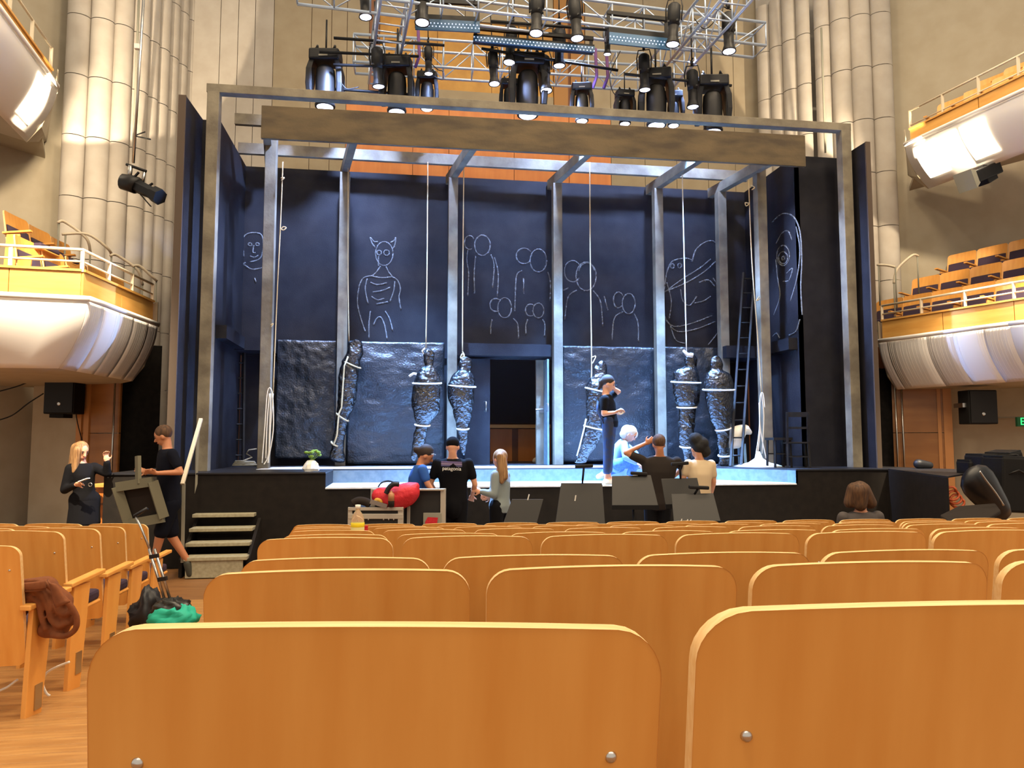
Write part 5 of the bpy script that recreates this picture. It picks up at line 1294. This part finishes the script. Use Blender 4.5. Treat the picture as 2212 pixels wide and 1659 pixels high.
# man hurrying across with a frame
P2 = person('man in dark shirt and shorts striding left before the steps', 9.0, dict(head=(352, 942), shL=(352, 980, .14), shR=(372, 980, -.16), elR=(390, 1020, -.2), wrR=(340, 1022, -.3), haR=(318, 1017, -.3), elL=(345, 1020, .18), wrL=(318, 1020, .05), haL=(306, 1016, 0), hip=(366, 1085), knR=(345, 1160, -.12), anR=(332, 1215, -.1), knL=(372, 1160, .05), anL=(406, 1212, .1), toeL=(410, 1240, .1)), 0.0, (-.85, -.25, -.42), M_SKIN2, (M_NAVY, 'short'), (M_NAVY, .85), mat('dark_shoe', '#3a3a30', .7), [('cap',)], M_BRHAIR)
root = empty('open_frame', PD(315, 1130, 8.75), 'grey open wooden frame carried by the striding man', 'frame')
fr = [PD(252, 1052, 8.7), PD(330, 1040, 8.7), PD(354, 1118, 8.75), PD(278, 1132, 8.75)]
for i in range(4): MB().bar(fr[i], fr[(i + 1) % 4], .05, .11).build('frame_bar', mat('frame_grey', '#6a6652', .8), root)
MB().bar(fr[0].lerp(fr[1], .6), PD(298, 985, 8.75), .04, .08).build('frame_bar', mat('frame_grey', '#6a6652', .8), root)
MB().prism([p + hfw * .04 for p in fr], hfw * .02).build('back_panel', M_CHAR, root)
# three people in front of the stage
P3 = person('woman in blue polo shirt with hair bun and glasses, before the stage', 9.35, dict(head=(920, 984), shL=(901, 1016, .14), shR=(913, 1014, -.17), elR=(924, 1046, -.2), wrR=(940, 1068, -.22), elL=(915, 1048, .12), wrL=(935, 1068, .1), hip=(898, 1085)), 0, (.82, .1, -.5), M_SKIN2, (M_BLUE, 'short'), (M_BLK, 1.95), M_BLK, [('cap', .03), ('ball', 900, 971, .0, (.05, .05, .05)), ('c', 905, 972, 0, 912, 990, 0, .05, .05)], M_DKHAIR)
MB().tube([PD(932, 981, 9.28), PD(938, 981, 9.3), PD(941, 982, 9.36)], .006, 5).build('glasses', M_STEEL, P3[0], True)
P4 = person('man seen from behind in black cap and printed black shirt', 9.35, dict(head=(978, 965), shL=(945, 1000), shR=(1012, 1000), elL=(930, 1045, .02), wrL=(944, 1066, .12), elR=(1026, 1046, .02), wrR=(1020, 1070, .15), hip=(980, 1080)), 0, (.05, .97, -.2), M_SKIN, (M_BLK, 'short', .1), (M_BLK, 1.95), M_BLK, None, None)
t = MB(); hd, fd, sd, hu = P4[2:6]; Mh = Matrix((sd, fd, hu)).transposed()
t.ball(hd + hu * .045 - fd * .005, (.088, .104, .085), Mh, 18, 12); t.bar(hd + hu * .05 + fd * .08, hd + hu * .035 + fd * .19, .13, .012)
t.build('cap', M_BLK, P4[0], remesh=.01)
yb = 9.35 - .165
gr = MB()
rotp = (R(90), 0, -YAW)
for i, (y0, y1, m_) in enumerate(((996, 999.5, mat('print_violet', '#6a5c86', .8)), (1000, 1003.5, mat('print_mauve', '#8a7a98', .8)), (1004, 1007, mat('print_grey', '#55527a', .8)))):
    MB().add([PD(953, y0, yb), PD(998, y0 + 1.5, yb), PD(998, y1 + 1.5, yb), PD(953, y1, yb)], [(0, 1, 2, 3)]).build('shirt_stripe', m_, P4[0], solid=.003)
MB().add([PD(970, 1008, yb - .004), PD(979, 1001, yb - .004), PD(987, 1008.5, yb - .004)], [(0, 1, 2)]).build('shirt_peak', M_BLK, P4[0], solid=.003)
text_mesh('patagonia', .062, M_PAPER, P4[0], PD(976, 1012.5, yb), (R(90), R(2), -YAW), 'shirt_lettering', .0015)
P5 = person('woman in grey sweater with long light brown hair, before the stage', 9.6, dict(head=(1079, 992), shL=(1070, 1026, -.1), shR=(1092, 1026, .15), elL=(1066, 1068, -.15), wrL=(1040, 1062, -.2), haL=(1028, 1058, -.2), elR=(1090, 1066, .2), wrR=(1062, 1072, .1), hip=(1080, 1092)), 0, (-.7, .6, -.25), M_SKIN, (M_GREY, 'long'), (M_BLK, 1.95), M_BLK, [('cap', .02), ('c', 1084, 990, -.05, 1090, 1030, -.1, .07, .05), ('c', 1080, 985, -.08, 1084, 1040, -.12, .05, .035)], M_BLOND)
# woman on the stage in overalls
P6 = person('woman in overalls standing on stage holding a white tape roll', 10.95, dict(head=(1314, 830), shL=(1312, 860, .13), shR=(1306, 862, -.14), elR=(1304, 894, -.18), wrR=(1328, 891, -.22), haR=(1339, 888, -.22), elL=(1336, 846, .1), wrL=(1324, 838, .02), haL=(1318, 833, 0), hip=(1316, 912), knL=(1316, 972, .05), knR=(1314, 972, -.06), anL=(1314, 1032, .06), anR=(1310, 1035, -.06)), LZ, (.88, -.2, -.3), M_SKIN, (M_BLK, 'short'), (M_DENIM, 1.72), M_CREAMSHOE, [('cap', .03), ('c', 1303, 822, 0, 1293, 840, 0, .045, .025), ('ball', 1298, 826, 0, (.04, .04, .05))], M_DKHAIR)
MB().tube([PD(1341, 889, 10.72) + (rgt * math.cos(t * .45) + ZV * math.sin(t * .45)) * .035 for t in range(14)], .012, 6, closed=True).build('tape_roll', M_PAPER, P6[0], True)
MB().tube([PD(x, y, 10.95 + o) for x, y, o in ((1292, 868, -.02), (1290, 885, -.06), (1299, 903, -.12), (1304, 915, -.13))], .018, 6).build('overall_strap', M_DENIM, P6[0], True)
# crouching person with white hair
P7 = person('white haired person in blue crouching on the stage', 11.55, dict(head=(1362, 938, -.05), shL=(1348, 960, -.1), shR=(1345, 958, .14), elL=(1352, 988, -.25), wrL=(1375, 1000, -.3), elR=(1372, 980, .2), wrR=(1380, 1000, .05), hip=(1325, 1005), knL=(1378, 992, -.2), anL=(1360, 1026, -.2), toeL=(1380, 1028, -.2), knR=(1340, 1010, .2), anR=(1303, 1022, .15), toeR=(1293, 1030, .1)), SZ - .17, (.7, -.3, -.65), M_SKIN, (M_LTBLUE, 'long'), (M_DENIMB, 1.9), M_CREAMSHOE, [('cap', .02), ('ball', 1355, 930, 0, (.1, .09, .09)), ('ball', 1370, 938, -.05, (.06, .06, .07)), ('ball', 1348, 938, -.02, (.07, .07, .07))], M_WHHAIR)
# man with raised arm, person in beige
P8 = person('man in black shirt with one arm raised to his head', 9.7, dict(head=(1423, 960), shL=(1388, 994), shR=(1462, 996), elL=(1352, 978, -.05), wrL=(1394, 958, .02), haL=(1408, 950, .02), elR=(1474, 1012, .15), wrR=(1455, 1030, .3), hip=(1420, 1085)), 0, (-.1, .95, -.3), M_SKIN2, (M_CHAR, 'short'), (M_BLK, 1.95), M_BLK, [('cap', .025)], M_BRHAIR)
P9 = person('person in beige blouse and black beret seen from behind', 9.75, dict(head=(1506, 970), shL=(1487, 1002, -.02), shR=(1536, 1003, .04), elL=(1476, 1034, .0), wrL=(1480, 1062, .1), elR=(1542, 1040, .05), wrR=(1536, 1068, .15), hip=(1512, 1085)), 0, (-.35, .85, -.1), M_SKIN, (M_BEIGE, 'short'), (M_BLK, 1.95), M_BLK, [('cap', .02), ('c', 1503, 950, 0, 1522, 975, 0, .1, .085), ('ball', 1512, 958, 0, (.12, .11, .1))], M_BLKHAIR)
# head and shoulders of somebody seated in front of the stage
P10 = person('seated person with wavy brown hair, right of the music stands', 7.7, dict(head=(1856, 1068), shL=(1822, 1118), shR=(1896, 1116), elL=(1815, 1165, .05), wrL=(1835, 1185, .25), elR=(1902, 1165, .05), wrR=(1880, 1185, .25), hip=(1858, 1205), knL=(1845, 1208, .42), knR=(1875, 1208, .42), anL=(1845, 1285, .45), anR=(1875, 1285, .45)), 0.0, (-.1, .97, -.1), M_SKIN, (mat('taupe_cloth', '#4a4340', .9), 'long'), (M_BLK, 1.95), M_BLK,
             [('cap', .03), ('c', 1846, 1058, 0, 1835, 1086, 0, .08, .06), ('c', 1862, 1058, 0, 1880, 1086, 0, .085, .065), ('c', 1856, 1060, -.04, 1858, 1090, -.05, .09, .07)], M_BRHAIR)
c = PD(1858, 1212, 7.75); root = empty('pit_chair', (c.x, c.y, 0), 'plain black chair under the seated person', 'chair')
MB().box((c.x, c.y + .1, c.z - .13), (.42, .42, .04)).build('seat', M_BLACK, root); MB().box((c.x, c.y - .12, c.z + .12), (.4, .025, .3)).build('backrest', M_BLACK, root)
for sx in (-1, 1):
    for sy in (-.08, .28): MB().bar((c.x + sx * .19, c.y + sy, c.z - .14), (c.x + sx * .2, c.y + sy, 0), .03, .03).build('leg', M_LAMPB, root)
